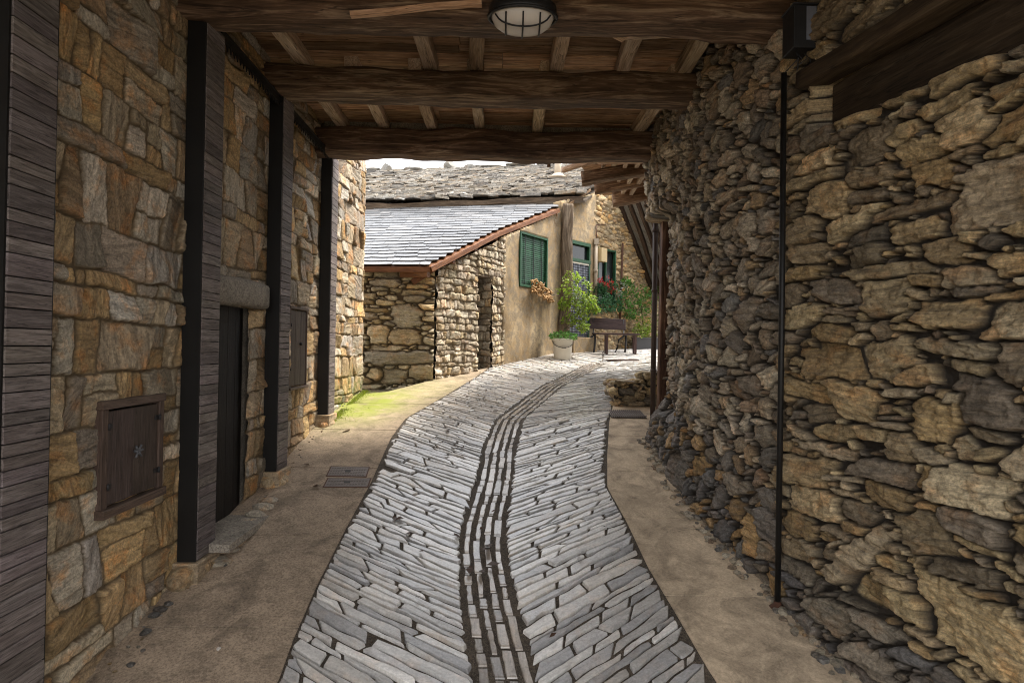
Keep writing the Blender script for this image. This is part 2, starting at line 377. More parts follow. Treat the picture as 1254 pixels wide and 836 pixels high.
# ------------------------------------------------------------------ heightfield masonry
def pick(rs, pal):
    c = pal[rs.randint(len(pal))]; k = rs.uniform(.72, 1.28); j = rs.uniform(.985, 1.015, 3)
    return np.array(c)*k*j
def field(S, T):
    A = {}
    n, m = len(S), len(T)
    A['S'], A['T'] = np.meshgrid(S, T, indexing='ij')
    A['edge'] = np.full((n, m), -.05); A['id'] = np.full((n, m), -1, dtype=np.int32)
    A['D1'] = np.full((n, m), 9.); A['D2'] = np.full((n, m), 9.)
    return A
def rubble(S, T, specs, seed, region=None, pw=4.0, warp=.012, lim=1.10, fixed=(), poly=True, gap=.0, shr=0.0):
    """dart-thrown superellipse stones; returns field dict and stone list"""
    rs = np.random.RandomState(seed); A = field(S, T)
    WS = A['S']+fbm(A['S']*7, A['T']*7, seed+50, 3)*warp+fbm(A['S']*28, A['T']*28, seed+60, 2)*warp*.35
    WT = A['T']+fbm(A['S']*7+40, A['T']*7, seed+70, 3)*warp+fbm(A['S']*28+9, A['T']*28, seed+80, 2)*warp*.35
    D1, D2, I, Bz = A['D1'], A['D2'], A['id'], np.full(A['S'].shape, .05)
    B2 = np.full(A['S'].shape, .05)
    stones = []
    def put(s0, t0, a, b, rot):
        ca, sa = math.cos(rot), math.sin(rot); ext = max(a, b)*1.75
        i0, i1 = np.searchsorted(S, [s0-ext, s0+ext]); j0, j1 = np.searchsorted(T, [t0-ext, t0+ext])
        if i1 <= i0 or j1 <= j0: return
        ds = WS[i0:i1, j0:j1]-s0; dt = WT[i0:i1, j0:j1]-t0; ds = ds+dt*shr*rs.uniform(-.5, .5); dt = dt+ds*shr*rs.uniform(-.22, .22)*min(1, b/a)
        u = ds*ca+dt*sa; v = -ds*sa+dt*ca
        d = (np.abs(u/a)**pw+np.abs(v/b)**pw)**(1/pw)
        if poly and (s0 > 4.25 or rs.rand() < .25):
            k = rs.randint(5, 8); th0 = rs.uniform(0, 6.28); dp_ = np.full(u.shape, -9.)
            for q_ in range(k):
                th = th0+2*math.pi*(q_+rs.uniform(-.28, .28))/k
                dp_ = np.maximum(dp_, (u/a*math.cos(th)+v/b*math.sin(th))/rs.uniform(.82, 1.08))
            d = .35*d+.65*dp_
        idn = len(stones); stones.append((s0, t0, a, b, rot))
        w1 = D1[i0:i1, j0:j1]; w2 = D2[i0:i1, j0:j1]; wi = I[i0:i1, j0:j1]; wb = Bz[i0:i1, j0:j1]; wb2 = B2[i0:i1, j0:j1]
        better = d < w1
        w2[better] = w1[better]; wb2[better] = wb[better]; w1[better] = d[better]; wi[better] = idn; wb[better] = min(a, b)
        sec = (~better) & (d < w2); w2[sec] = d[sec]; wb2[sec] = min(a, b)
    for f in fixed: put(*f)
    for (tries, a0, a1, b0, b1, rot, reg, thr) in specs:
        for _ in range(tries):
            s0 = rs.uniform(reg[0], reg[1]); t0 = rs.uniform(reg[2], reg[3]) if reg[2] is not None else rs.uniform(T[0], T[-1])
            b = rs.uniform(b0, b1); a = rs.uniform(a0, a1)
            if a < b*.9 and rs.rand() < .5: a = b
            r = rs.normal(0, rot)
            ca, sa = math.cos(r), math.sin(r); ok = True
            for (k, l) in ((0, 0), (.62, 0), (-.62, 0), (0, .62), (0, -.62), (.5, .5), (-.5, -.5), (.5, -.5), (-.5, .5)):
                ss = s0+k*a*ca-l*b*sa; tt = t0+k*a*sa+l*b*ca
                i = min(max(np.searchsorted(S, ss), 0), len(S)-1); j = min(max(np.searchsorted(T, tt), 0), len(T)-1)
                if D1[i, j] < thr: ok = False; break
            if ok: put(s0, t0, a, b, r)
    e1 = (D2-D1)/(1/Bz+1/B2); e2 = (lim-D1)*Bz
    gp = gap*(.6+1.0*np.clip(fbm(A['S']*5, A['T']*5, seed+7, 3)+.4, 0, 2))*np.clip(Bz/.05, .35, 1.3)
    A['edge'] = np.minimum(e1, e2)-gp; A['bz'] = Bz
    return A, stones
def coursed(S, T, seed, hr=(.10, .32), wr=(.12, .5), joint=.012, warp=.018, t0=None, tall=.35):
    """roughly coursed blocks with mortar joints"""
    rs = np.random.RandomState(seed); A = field(S, T)
    sl = fbm(A['S']*.55, A['T']*.4, seed+5, 2)*.09
    WS = A['S']+fbm(A['S']*5, A['T']*5, seed+50, 3)*warp+fbm(A['S']*22, A['T']*22, seed+60, 2)*warp*.4
    WT = A['T']+fbm(A['S']*5+40, A['T']*5, seed+70, 3)*warp+fbm(A['S']*22+9, A['T']*22, seed+80, 2)*warp*.4+sl
    E_, I = A['edge'], A['id']; Bz = np.full(A['S'].shape, .1)
    stones = []; t = (T[0] if t0 is None else t0)-.3
    while t < T[-1]+.3:
        h = rs.uniform(*hr)*(1.0 if rs.rand() > .25 else 1.25)
        s = S[0]-rs.uniform(0, .4)-.2
        kprev = rs.uniform(-.2, .2)
        while s < S[-1]+.3:
            w = rs.uniform(*wr)
            if rs.rand() < tall: w = h*rs.uniform(.3, .9)
            w = max(w, .07); kn = rs.uniform(-.28, .28)
            parts = [(0, h)]
            if h > .2 and w > .14 and rs.rand() < .33:
                c = h*rs.uniform(.3, .7); parts = [(0, c), (c, h)]
            for (b0, b1) in parts:
                ta, tb = t+b0, t+b1; tc = (t+h/2)
                i0, i1 = np.searchsorted(S, [s-.22, s+w+.22]); j0, j1 = np.searchsorted(T, [ta-.22, tb+.22])
                if i1 <= i0 or j1 <= j0: continue
                ws = WS[i0:i1, j0:j1]; wt = WT[i0:i1, j0:j1]
                tilt = rs.uniform(-.05, .05)*(1 if len(parts) == 1 else 1)
                dl = ws-(s+kprev*(wt-tc)); dr = (s+w+kn*(wt-tc))-ws
                db = wt-ta+tilt*(ws-s)*0; dt = tb-wt
                dd = np.stack([dl, dr, db, dt])
                k = 170.0
                e = -np.log(np.exp(-k*np.clip(dd, -.3, .3)).sum(0))/k - joint*rs.uniform(.6, 1.5)
                idn = len(stones)
                vert = rs.rand() < .45
                stones.append((s+w/2, (ta+tb)/2, w/2, (tb-ta)/2, (math.pi/2 if vert else 0)+rs.normal(0, .22)))
                w1 = E_[i0:i1, j0:j1]; bt = e > w1
                w1[bt] = e[bt]; I[i0:i1, j0:j1][bt] = idn; Bz[i0:i1, j0:j1][bt] = min(w/2, (tb-ta)/2)
            s += w; kprev = kn
        t += h
    A['bz'] = Bz
    return A, stones
def masonry(name, S, T, A, stones, pos, pal, seed, mat, parent=None, depth=.05, rnd_r=.03, relief=.03, jut=.02, cut=None, moss=None, streak=.02, extra=None, palfun=None, sign=1, facets=.5, craggy=.006):
    rs = np.random.RandomState(seed+1000); n, m = len(S), len(T)
    ns = max(1, len(stones)); st = np.array(stones if stones else [(0, 0, 1, 1, 0)])
    cols = np.array([pick(rs, palfun(s) if palfun else pal) for s in (stones or [(0,)*5])])
    off = rs.uniform(-60, 60, (ns, 3)); tilt = rs.normal(0, 1, (ns, 2)); ju = rs.uniform(-1, 1, ns)
    I = np.clip(A['id'], 0, ns-1); e = A['edge']
    s_, t_, rot = st[I, 0], st[I, 1], st[I, 4]
    ds = A['S']-s_; dt = A['T']-t_; ca, sa = np.cos(rot), np.sin(rot)
    u = ds*ca+dt*sa; v = -ds*sa+dt*ca
    mask = sstep(-.002, .004, e)
    prof = np.clip(e/(rnd_r*np.clip(A['bz']/.08, .4, 1.2)), 0, 1); prof = np.sqrt(1-(1-prof)**2)
    prof = np.where(e > 0, prof, 0)
    uu = u+off[I, 0]; vv = v+off[I, 1]
    rel = fbm(uu*4, vv*9, seed+3, 4)*relief + (np.abs(fbm(uu*3, vv*22, seed+9, 3))-.25)*streak
    facet = np.clip((tilt[I, 0]*u+tilt[I, 1]*v)*.12, -.04, .04)
    aa, bb = np.maximum(st[I, 2], .02), np.maximum(st[I, 3], .02)
    fk = rs.uniform(0, 6.28, (ns, 5)); fa = rs.uniform(.1, 1.0, (ns, 5)); fc = rs.uniform(.25, .85, (ns, 5))
    pl = np.zeros_like(u)
    wob = fbm(uu*11, vv*11, seed+44, 3)*.22
    for q_ in range(5):
        proj = (u/aa*np.cos(fk[I, q_])+v/bb*np.sin(fk[I, q_]))+wob
        pl = np.minimum(pl, -fa[I, q_]*np.maximum(proj-fc[I, q_], 0))
    facet = facet+pl*np.minimum(aa, bb)*facets
    rel = rel+(fbm(uu*16, vv*24, seed+91, 3, .6)+(.35-np.abs(fbm(uu*9, vv*14, seed+95, 3)))*.8)*craggy
    # chipped facets
    ch = vn(uu*6, vv*6, seed+21); ch = np.floor(ch*3)/3*relief*.7
    Hh = prof*(depth+ju[I]*jut+facet+rel+ch)
    C_gap = 1-mask
    Hh = np.where(mask > .01, Hh, 0)+(1-mask)*fbm(A['S']*9, A['T']*9, seed+33, 4)*.012
    if extra is not None: Hh = Hh+extra(A['S'], A['T'])
    X = pos(A['S'], A['T'], Hh)
    co = np.stack(X, -1).reshape(-1, 3)
    C = np.ones((n, m, 4)); C[..., :3] = cols[I]; C[..., 3] = mask
    uvw = np.stack([uu, vv, off[I, 2]], -1)
    idx = np.arange(n*m).reshape(n, m)
    a, b, c, d = idx[:-1, :-1], idx[1:, :-1], idx[1:, 1:], idx[:-1, 1:]
    keep = np.ones(a.shape, bool)
    if cut is not None:
        sc = (A['S'][:-1, :-1]+A['S'][1:, 1:])/2; tc = (A['T'][:-1, :-1]+A['T'][1:, 1:])/2
        keep &= ~cut(sc, tc)
    F_ = np.stack([a, b, c, d] if sign > 0 else [a, d, c, b], -1)[keep]
    used = np.zeros(n*m, bool); used[F_.ravel()] = True
    remap = np.cumsum(used)-1; F_ = remap[F_]
    co = co[used]
    me = bpy.data.meshes.new(name); nf = len(F_)
    me.vertices.add(len(co)); me.vertices.foreach_set('co', co.astype(np.float32).ravel())
    me.loops.add(nf*4); me.loops.foreach_set('vertex_index', F_.astype(np.int32).ravel())
    me.polygons.add(nf); me.polygons.foreach_set('loop_start', np.arange(0, nf*4, 4, dtype=np.int32)); me.polygons.foreach_set('loop_total', np.full(nf, 4, dtype=np.int32))
    me.polygons.foreach_set('use_smooth', np.ones(nf, bool)); me.update(calc_edges=True)
    mo = np.zeros((n, m)) if moss is None else moss(A['S'], A['T'])
    set_attrs(me, C.reshape(-1, 4)[used], uvw.reshape(-1, 3)[used], mo.reshape(-1)[used])
    return link(name, me, mat, parent)

# palettes (base colours)
OCH = [(.44, .295, .14), (.50, .34, .16), (.48, .34, .18), (.36, .25, .14), (.47, .37, .24), (.34, .275, .20), (.55, .45, .32), (.40, .265, .125), (.52, .46, .38), (.44, .38, .29), (.42, .33, .21), (.34, .285, .215), (.46, .375, .26), (.50, .43, .33)]
GRY = [(.46, .385, .27), (.52, .44, .32), (.58, .50, .37), (.36, .295, .21), (.30, .245, .18), (.42, .355, .26), (.25, .215, .17), (.21, .195, .175), (.38, .30, .20), (.47, .40, .30), (.29, .21, .135), (.44, .31, .17)]
TAN = [(.42, .31, .165), (.48, .36, .19), (.34, .255, .145), (.26, .20, .125), (.52, .40, .23), (.38, .265, .125), (.21, .17, .12), (.44, .35, .22)]
HOU = [(.46, .38, .26), (.40, .33, .23), (.52, .44, .32), (.36, .30, .22), (.44, .34, .20), (.55, .47, .36)]

def prof_of(pts):
    ys = [p[0] for p in pts]; xs = [p[1] for p in pts]
    yy = np.linspace(ys[0], ys[-1], 400); xx = np.interp(yy, ys, xs); k = np.hanning(41); k /= k.sum()
    xx = np.convolve(np.pad(xx, 20, mode='edge'), k, 'valid')
    return lambda y: np.interp(y, yy, xx)

# ================================================================== GROUND
YB = -.4     # back mouth of the passage
CEN = [(640, 905), (619, 836), (609, 788), (599, 738), (594, 699), (591, 669), (594, 639), (604, 594), (611, 554), (624, 514.5), (648.6, 494.6), (678, 472), (708, 457), (738, 442)]
LEF = [(310, 905), (343, 836), (360, 788), (390, 718), (425, 649), (454.5, 594), (479, 539), (497, 514.5), (544, 487), (579, 465), (619, 437)]
RIG = [(905, 880), (873, 836), (860, 813), (828, 758), (793, 699), (768, 644), (743, 599), (743, 559), (745.5, 519.5), (750.5, 497)]
def curve(px, pre, post):
    pts = [G(*p) for p in px]; a = [(p.y, p.x) for p in pts]; a = pre+a+post
    ys = [q[0] for q in a]; xs = [q[1] for q in a]
    return lambda y: np.interp(y, ys, xs)
xc = curve(CEN, [(YB-4, .25), (1.5, .25)], [(19, 3.4), (40, 10)])
xl = curve(LEF, [(YB-4, -1.2), (1.5, -1.3)], [(15.5, .9), (19, 1.2), (40, 8)])
xr = curve(RIG, [(YB-4, 1.6), (1.5, 1.55)], [(10, 1.95), (11, 2.8), (13, 4.0), (40, 12)])
def vee(x, y): # gentle fall towards the drain
    return .018*np.clip(np.abs(x-xc(y))-.15, 0, 1.2)

def sheet(name, ys, left, right, nx, dz, mat, kind='structure', moss=None, skirt=0, zf=None, label=None, cat=None):
    vs = []; ms = []; fs = []
    for y in ys:
        a, b = float(left(y)), float(right(y))
        row = [(a+(b-a)*i/nx) for i in range(nx+1)]
        if skirt: row = [row[0]]+row+[row[-1]]
        for i, x in enumerate(row):
            z = g(y)+dz+(zf(x, y) if zf else 0)
            if skirt and i in (0, len(row)-1): z -= skirt
            vs.append((x, y, z)); ms.append(moss(x, y) if moss else 0)
    w = nx+1+(2 if skirt else 0)
    for j in range(len(ys)-1):
        for i in range(w-1):
            a = j*w+i; fs.append((a, a+1, a+w+1, a+w))
    me = bpy.data.meshes.new(name); me.from_pydata(vs, [], fs)
    v = np.array(vs); set_attrs(me, np.ones((len(vs), 4)), v, np.array(ms))
    me.polygons.foreach_set('use_smooth', [skirt == 0]*len(fs))
    o = link(name, me, mat); tag(o, label, cat, kind=kind); return o
ysg = list(np.arange(-58, 24, .5))+list(np.geomspace(24, 500, 30))
sheet('ground', ysg, lambda y: -260, lambda y: 260, 60, -.16, 'earth')
ysr = np.arange(YB-2, 20.01, .1)
sheet('road', ysr, lambda y: xl(y)-.03, lambda y: xr(y)+.03, 24, -.006, 'mortar', zf=vee, label='dark mortar bed of the slate paved lane', cat='road')

def smooth(v, s=.02): return v
# paving stones -------------------------------------------------------
def paving():
    mb_v, mb_f, mb_c, mb_u = [], [], [], []
    rs = random.Random(11)
    SL = [(.50, .495, .49), (.54, .53, .52), (.45, .445, .45), (.58, .565, .545), (.50, .475, .445), (.38, .38, .39), (.55, .54, .53)]
    def stone(poly, hgt, cc, ang):
        """poly: list of (x,y) world points ccw"""
        n = len(poly); cx = sum(p[0] for p in poly)/n; cy = sum(p[1] for p in poly)/n
        size = math.sqrt(max(1e-5, (max(p[0] for p in poly)-min(p[0] for p in poly))*(max(p[1] for p in poly)-min(p[1] for p in poly))))
        b = len(mb_v); tx, ty = rs.gauss(0, .02), rs.gauss(0, .02)
        ox, oy = rs.uniform(0, 90), rs.uniform(0, 90); oz = rs.uniform(0, 90)
        ca, sa = math.cos(ang), math.sin(ang)
        for ring in range(3):
            for (x, y) in poly:
                dx, dy = x-cx, y-cy; L = math.hypot(dx, dy) or 1
                ins = (0, .003, .009)[ring]
                k = max(.2, 1-ins/L*1.4)
                X, Y = cx+dx*k, cy+dy*k
                z = g(Y)+float(vee(X, Y))+(-.012, hgt-.003, hgt)[ring]+tx*dx+ty*dy
                mb_v.append((X, Y, z)); mb_c.append((*cc, 1))
                mb_u.append((dx*ca+dy*sa+ox, -dx*sa+dy*ca+oy, oz))
        for r_ in range(2):
            for i in range(n):
                j = (i+1) % n
                mb_f.append((b+r_*n+i, b+r_*n+j, b+(r_+1)*n+j, b+(r_+1)*n+i))
        mb_f.append(tuple(b+2*n+i for i in range(n)))
    def colr():
        c = rs.choice(SL); c = (c[0]*1.03, c[1], c[2]*.95); k = rs.uniform(.68, 1.2); return tuple(v*k for v in c)
    for side in (-1, 1):
        tan = .62 if side < 0 else .66
        s = -1.2; t_in = .19
        rows = []
        while s < 19:
            w = rs.uniform(.045, .092) if rs.random() < .85 else rs.uniform(.09, .14)
            if s > 9: w *= 1.1
            rows.append((s, w)); s += w
        # wandering row edges: one offset function per boundary
        bnd = []
        for k in range(len(rows)+1):
            bnd.append([rs.uniform(-.012, .012) for _ in range(40)])
        def bo(k, t):
            q = t/.12; i = int(q) % 38; f = q-int(q)
            return bnd[k][i]*(1-f)+bnd[k][i+1]*f
        for k, (s0, w) in enumerate(rows):
            t = (t_in if s0 < 12.9 else 0.0)+rs.uniform(0, .02)
            slc = rs.uniform(-.6, .6)
            while True:
                ym = s0+t*tan
                wd = float((xr(ym)-xc(ym)) if side > 0 else (xc(ym)-xl(ym)))
                if t > wd-.05: break
                L = rs.uniform(.20, .48) if rs.random() < .7 else rs.uniform(.45, .75)
                t1 = min(t+L, wd-.012)
                if wd-.012-t1 < .09: t1 = wd-.012
                if t1-t < .05: break
                gp = .0065+rs.uniform(0, .0085)
                nn = max(3, int((t1-t)/.07)+1)
                s1 = slc; s2 = rs.uniform(-.9, .9)
                if rs.random() < .22: s2 = rs.choice((-1, 1))*rs.uniform(1.0, 1.8)
                slc = s2
                wl = rs.uniform(.0, .012); th = w-2*gp
                low, up = [], []
                for i in range(nn+1):
                    f = i/nn; tt = t+gp+(t1-t-2*gp)*f
                    lo = s0+gp+bo(k, tt)+rs.uniform(-.0025, .0025); hi = s0+w-gp+bo(k+1, tt)+rs.uniform(-.0025, .0025)
                    if hi-lo < .018: hi = lo+.018
                    # slanted ends
                    low.append([tt+(s1*(-th/2) if i == 0 else 0)+(s2*(-th/2) if i == nn else 0), lo])
                    up.append([tt+(s1*th/2 if i == 0 else 0)+(s2*th/2 if i == nn else 0), hi])
                for q in (low, up):
                    for i in range(1, nn):
                        a0, a1 = q[0][0], q[-1][0]; q[i][0] = a0+(a1-a0)*i/nn
                pts = low+up[::-1]
                # nipped corners
                P2 = []
                n = len(pts)
                for i in range(n):
                    if i in (0, nn, nn+1, n-1):
                        a, b_, c = pts[i-1], pts[i], pts[(i+1) % n]
                        for o in (a, c):
                            dx, dy = o[0]-b_[0], o[1]-b_[1]; Ld = math.hypot(dx, dy) or 1; kk = min(.3, rs.uniform(.004, .011)/Ld)
                            P2.append((b_[0]+dx*kk, b_[1]+dy*kk))
                    else: P2.append(tuple(pts[i]))
                wp = []
                for (tt, ss) in P2:
                    tt = min(max(tt, (t_in-.02) if s0 < 12.9 else .004), wd+.02)
                    y = ss+tt*tan; x = float(xc(ss+tt*tan*.999))+side*tt; x = min(max(x, float(xl(y))+.012), float(xr(y))-.012)
                    wp.append((x, y))
                if side < 0: wp = wp[::-1]
                if wp[0][1] < 17.8:
                    stone(wp, .007+rs.uniform(0, .011), colr(), math.atan2(tan, side))
                t = t1
    # drain rows along the lane
    for c, off in enumerate((-.135, -.045, .045, .135)):
        y = -1.2+rs.random()*.2
        while y < 13.1:
            L = rs.uniform(.10, .34); w = .062+rs.uniform(-.020, .010)
            n = 4; pts = []; wv = .010*math.sin(y*2.3)+rs.uniform(-.005, .005)
            for i in range(n+1):
                yy = y+.008+(L-.016)*i/n; pts.append((float(xc(yy))+off+wv-w/2+rs.uniform(-.004, .004)+rs.uniform(0, .008)*(i in (0, n)), yy))
            for i in range(n, -1, -1):
                yy = y+.008+(L-.016)*i/n; pts.append((float(xc(yy))+off+wv+w/2+rs.uniform(-.004, .004)-rs.uniform(0, .008)*(i in (0, n)), yy+rs.uniform(-.003, .003)))
            cc = colr(); stone(pts[::-1], .002+rs.uniform(0, .008), (cc[0]*.62, cc[1]*.57, cc[2]*.52), math.pi/2)
            y += L
    me = bpy.data.meshes.new('paving'); me.from_pydata(mb_v, [], mb_f)
    set_attrs(me, np.array(mb_c), np.array(mb_u), np.zeros(len(mb_v)))
    o = link('paving', me, 'paver'); tag(o, 'herringbone slate paving with a central stone drain', 'paving', kind='structure')
paving()

# sidewalks
WL = -2.46          # left wall plane
def mossf(x, y):
    d = math.exp(-(((x+2.2)/.62)**2+((y-8.9)/.95)**2)); d2 = .35*math.exp(-(((x+1.5)/.9)**2+((y-10.2)/1.3)**2))
    return min(1, d*1.5+d2)
def seams(name, ys, left, right, mat, moss=None, cat='', label=''):
    # panels with fine expansion joints: each panel a skirted piece of one sheet
    sheet(name, ys, left, right, 14, .022, mat, moss=moss, skirt=.05, label=label, cat=cat)
def swl_left(y):
    return float(np.interp(y, [-3, 9.45, 9.75, 11.0, 11.6, 12.4, 13.4, 14.4, 15.5], [WL-.1, WL-.1, -1.95, -1.30, -.9, -.28, .5, 1.25, 1.6]))
cuts = [-3.5, 1.4, 3.97, 5.1, 6.45, 7.6, 8.9, 10.3, 12.2]
lastx = 12.9
def panels(name, cuts, left, right, mat, moss, label, cat):
    vs, fs, ms = [], [], []
    for a, b in zip(cuts[:-1], cuts[1:]):
        ys = np.linspace(a+.007, b-.007, max(4, int((b-a)/.08))); nx = 12; w = nx+3; base = len(vs)
        rows = [(ys[0], -.06)]+[(y, 0) for y in ys]+[(ys[-1], -.06)]
        for (y, dd) in rows:
            l, r = left(y), right(y)
            xs = [l]+[l+(r-l)*i/nx for i in range(nx+1)]+[r]
            for i, x in enumerate(xs):
                z = g(y)+.022+dd+(-.06 if i in (0, w-1) and dd == 0 else 0)
                vs.append((x, y, z)); ms.append(moss(x, y) if moss else 0)
        for j in range(len(rows)-1):
            for i in range(w-1):
                q = base+j*w+i; fs.append((q, q+1, q+w+1, q+w))
    me = bpy.data.meshes.new(name); me.from_pydata(vs, [], fs)
    set_attrs(me, np.ones((len(vs), 4)), np.array(vs), np.array(ms))
    tag(link(name, me, mat), label, cat, kind='structure')
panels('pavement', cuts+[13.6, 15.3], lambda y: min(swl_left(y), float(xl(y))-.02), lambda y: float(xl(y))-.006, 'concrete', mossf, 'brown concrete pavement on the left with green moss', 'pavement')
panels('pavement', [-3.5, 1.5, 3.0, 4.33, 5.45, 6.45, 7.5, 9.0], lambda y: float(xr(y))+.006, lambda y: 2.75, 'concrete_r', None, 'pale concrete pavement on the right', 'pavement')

# ================================================================== LEFT WALL
def aax(lo, hi, step, coarse_to=None, cs=.04):
    if coarse_to is None: return np.arange(lo, hi+step, step)
    return np.concatenate([np.arange(lo, coarse_to, cs), np.arange(coarse_to, hi+step, step)])
lw = empty('stone_wall', (WL, 4, g(4)), 'long coursed ochre stone wall on the left with doorway and hatches', 'wall')
S = aax(YB, 9.85, .0105, 2.0); T = np.arange(-.35, 5.4, .0115)
A, st = coursed(S, T, 5, hr=(.09, .34), wr=(.15, .50), joint=.008, tall=.42, warp=.022)
DOOR = (4.72, 5.63, g(5)+.12, E+.34); HA = (3.56, 4.20, E-1.09, E-.38); HB = (6.63, 7.22, E-.53, E+.43)
def wl_cut(s, t):
    c = t < gv(s)-.1
    for (a, b, lo, hi) in (DOOR, (HA[0]+.05, HA[1]-.05, HA[2]+.05, HA[3]-.05), (HB[0]+.03, HB[1]-.03, HB[2]+.03, HB[3]-.03)):
        c |= (s > a) & (s < b) & (t > lo) & (t < hi)
    return c
def wl_pos(s, t, h):
    # wall bows out a little past the passage mouth; its end returns round a corner
    x = WL-.035+h*np.clip((9.86-s)/.06, .0, 1)+.10*sstep(8.0, 9.6, s)
    return (x, s+0*h, t)
masonry('masonry', S, T, A, st, wl_pos, OCH, 5, 'wall_left', lw, depth=.015, rnd_r=.008, relief=.009, jut=.007, cut=wl_cut, streak=.014, facets=.10,
        moss=lambda s, t: sstep(7.9, 8.5, s)*np.clip(1.25-(t-gv(s))/.5, 0, 1))
# wall body behind
mb = MB()
for (a, b, lo, hi) in ((YB, DOOR[0]-.001, -1, 5.4), (DOOR[1]+.001, 9.84, -1, 5.4), (DOOR[0], DOOR[1], DOOR[3]+.001, 5.4), (DOOR[0], DOOR[1], -1, DOOR[2]-.001)):
    if a == YB:
        mb.box(((WL-.30), (a+HA[0])/2, (lo+hi)/2), (.42, HA[0]-a, hi-lo)); mb.box(((WL-.30), (HA[1]+b)/2, (lo+hi)/2), (.42, b-HA[1], hi-lo))
        mb.box(((WL-.45), (HA[0]+HA[1])/2, (lo+hi)/2), (.1, HA[1]-HA[0], hi-lo))
    else: mb.box(((WL-.30), (a+b)/2, (lo+hi)/2), (.42, b-a, hi-lo))
mb.build('wall_core', 'slab', lw)
mb = MB(); mb.box((WL-.62, (DOOR[0]+DOOR[1])/2, (DOOR[2]+DOOR[3])/2), (.02, 1.6, 3)); mb.build('dark_room', 'interior', lw)
# end face of the wall (seen only from the side)
S2 = np.arange(0, 1.2, .03); T2 = np.arange(.6, 5.4, .03)
A2, st2 = coursed(S2, T2, 19, hr=(.1, .25), wr=(.12, .4))
masonry('end_face', S2, T2, A2, st2, lambda s, t, h: (WL+.05-s, 9.86+h*.8+0*s, t), OCH, 19, 'wall_left', lw, sign=1)
# plank door; its near black colour stands for shade in an open recess
d = MB(); 
for i in range(6): d.box((WL-.10, DOOR[0]+.075+i*.154, (DOOR[2]+DOOR[3])/2), (.04, .151, DOOR[3]-DOOR[2]), c=g1(.2))
door = d.build('door', 'doorwood_shaded', lw, .004)
d = MB(); d.tube([(WL-.08, DOOR[0]+.12, DOOR[2]+.95), (WL-.04, DOOR[0]+.12, DOOR[2]+.95), (WL-.04, DOOR[0]+.22, DOOR[2]+.95)], .009); d.build('handle', 'steel', door)
d = MB(); d.timber((WL-.04, DOOR[0]-.12, DOOR[3]+.125), (WL-.04, DOOR[1]+.2, DOOR[3]+.125), .24, .25, rough=.01, seed=3, c=(1, 1, 1, 1), rnd_corner=.35)
d.build('lintel', 'slab', lw, smooth=True)
d = MB(); d.box((WL+.02, (DOOR[0]+DOOR[1])/2, DOOR[2]-.035), (.56, DOOR[1]-DOOR[0]+.18, .07), c=(.85, .87, .9, 1)); d.build('threshold', 'slab', lw, .008)
d = MB()
y = DOOR[0]-.1
k = 0
while y < DOOR[1]+.1:
    w = rnd.uniform(.08, .2); d.rock((WL+.18, y+w/2, g(y)+.035), .5, 40+k, c=(*[v*1 for v in (.34, .29, .22)], 1), sc=(.25, w*1.1, .10), sub=2); y += w; k += 1
d.build('threshold_footing', 'wall_left', lw, smooth=False)
# hatches
def hatch(h, name, leaves, frame_w, label, cross):
    e = empty(name, (WL, (h[0]+h[1])/2, h[2]), label, 'hatch')
    yc, zc, wy, wz = (h[0]+h[1])/2, (h[2]+h[3])/2, h[1]-h[0], h[3]-h[2]; X = WL-.012
    m = MB(); f = frame_w
    m.box((X, yc, h[3]-f/2+.01), (.07, wy+.02, f), c=(1.5, 1.4, 1.3, 1)); m.box((X+.01, yc, h[2]+f/2-.01), (.078, wy+.02, f), c=(1.5, 1.4, 1.3, 1))
    m.box((X-.004, h[0]+f/2, zc), (.06, f, wz-2*f+.02), c=(1.3, 1.2, 1.15, 1)); m.box((X-.004, h[1]-f/2, zc), (.06, f, wz-2*f+.02), c=(1.3, 1.2, 1.15, 1))
    fo = m.build('frame', 'hatchwood', e, .005)
    iw = wy-2*f-.012
    for i in range(leaves):
        m = MB(); w = iw/leaves
        y0 = h[0]+f+.006+w*i
        npl = 1 if leaves > 1 else 3
        for k in range(npl): m.box((X+.0, y0+w*(k+.5)/npl, zc), (.03, w/npl-.003, wz-2*f-.012), c=g1(.12))
        m.build('leaf', 'hatchwood', e, .003)
    m = MB()
    for yy, s in ((h[0]+f, 1), (h[1]-f, -1)):
        for zz in (h[2]+wz*.25, h[2]+wz*.78):
            if leaves > 1 or s > 0: m.tube([(X+.028, yy, zz-.02), (X+.028, yy, zz+.02)], .009, 8); m.box((X+.018, yy+s*.02, zz), (.006, .045, .03))
            if leaves > 1 or s > 0: m.build('hinge', 'castiron', e); m = MB()
    m = MB(); xx = X+.03
    if cross:
        m.tube([(xx-.015, yc+.01, zc), (xx+.012, yc+.01, zc)], .012)
        for a in (50, 130, 230, 310, 5):
            m.tube([(xx+.01, yc+.01, zc), (xx+.012, yc+.01+.045*math.cos(R(a)), zc+.05*math.sin(R(a)))], .0075, 8)
        m.build('cross_handle', 'zinc', e)
    else:
        m.tube([(xx-.012, yc+.06, zc+.05), (xx+.016, yc+.06, zc+.05)], .016); m.build('knob', 'steel', e)
hatch(HA, 'wall_hatch', 2, .055, 'small dark double leaf wooden hatch with iron cross handle', True)
hatch(HB, 'wall_hatch', 1, .03, 'tall narrow grey brown wooden hatch with small knob, past the doorway', False)

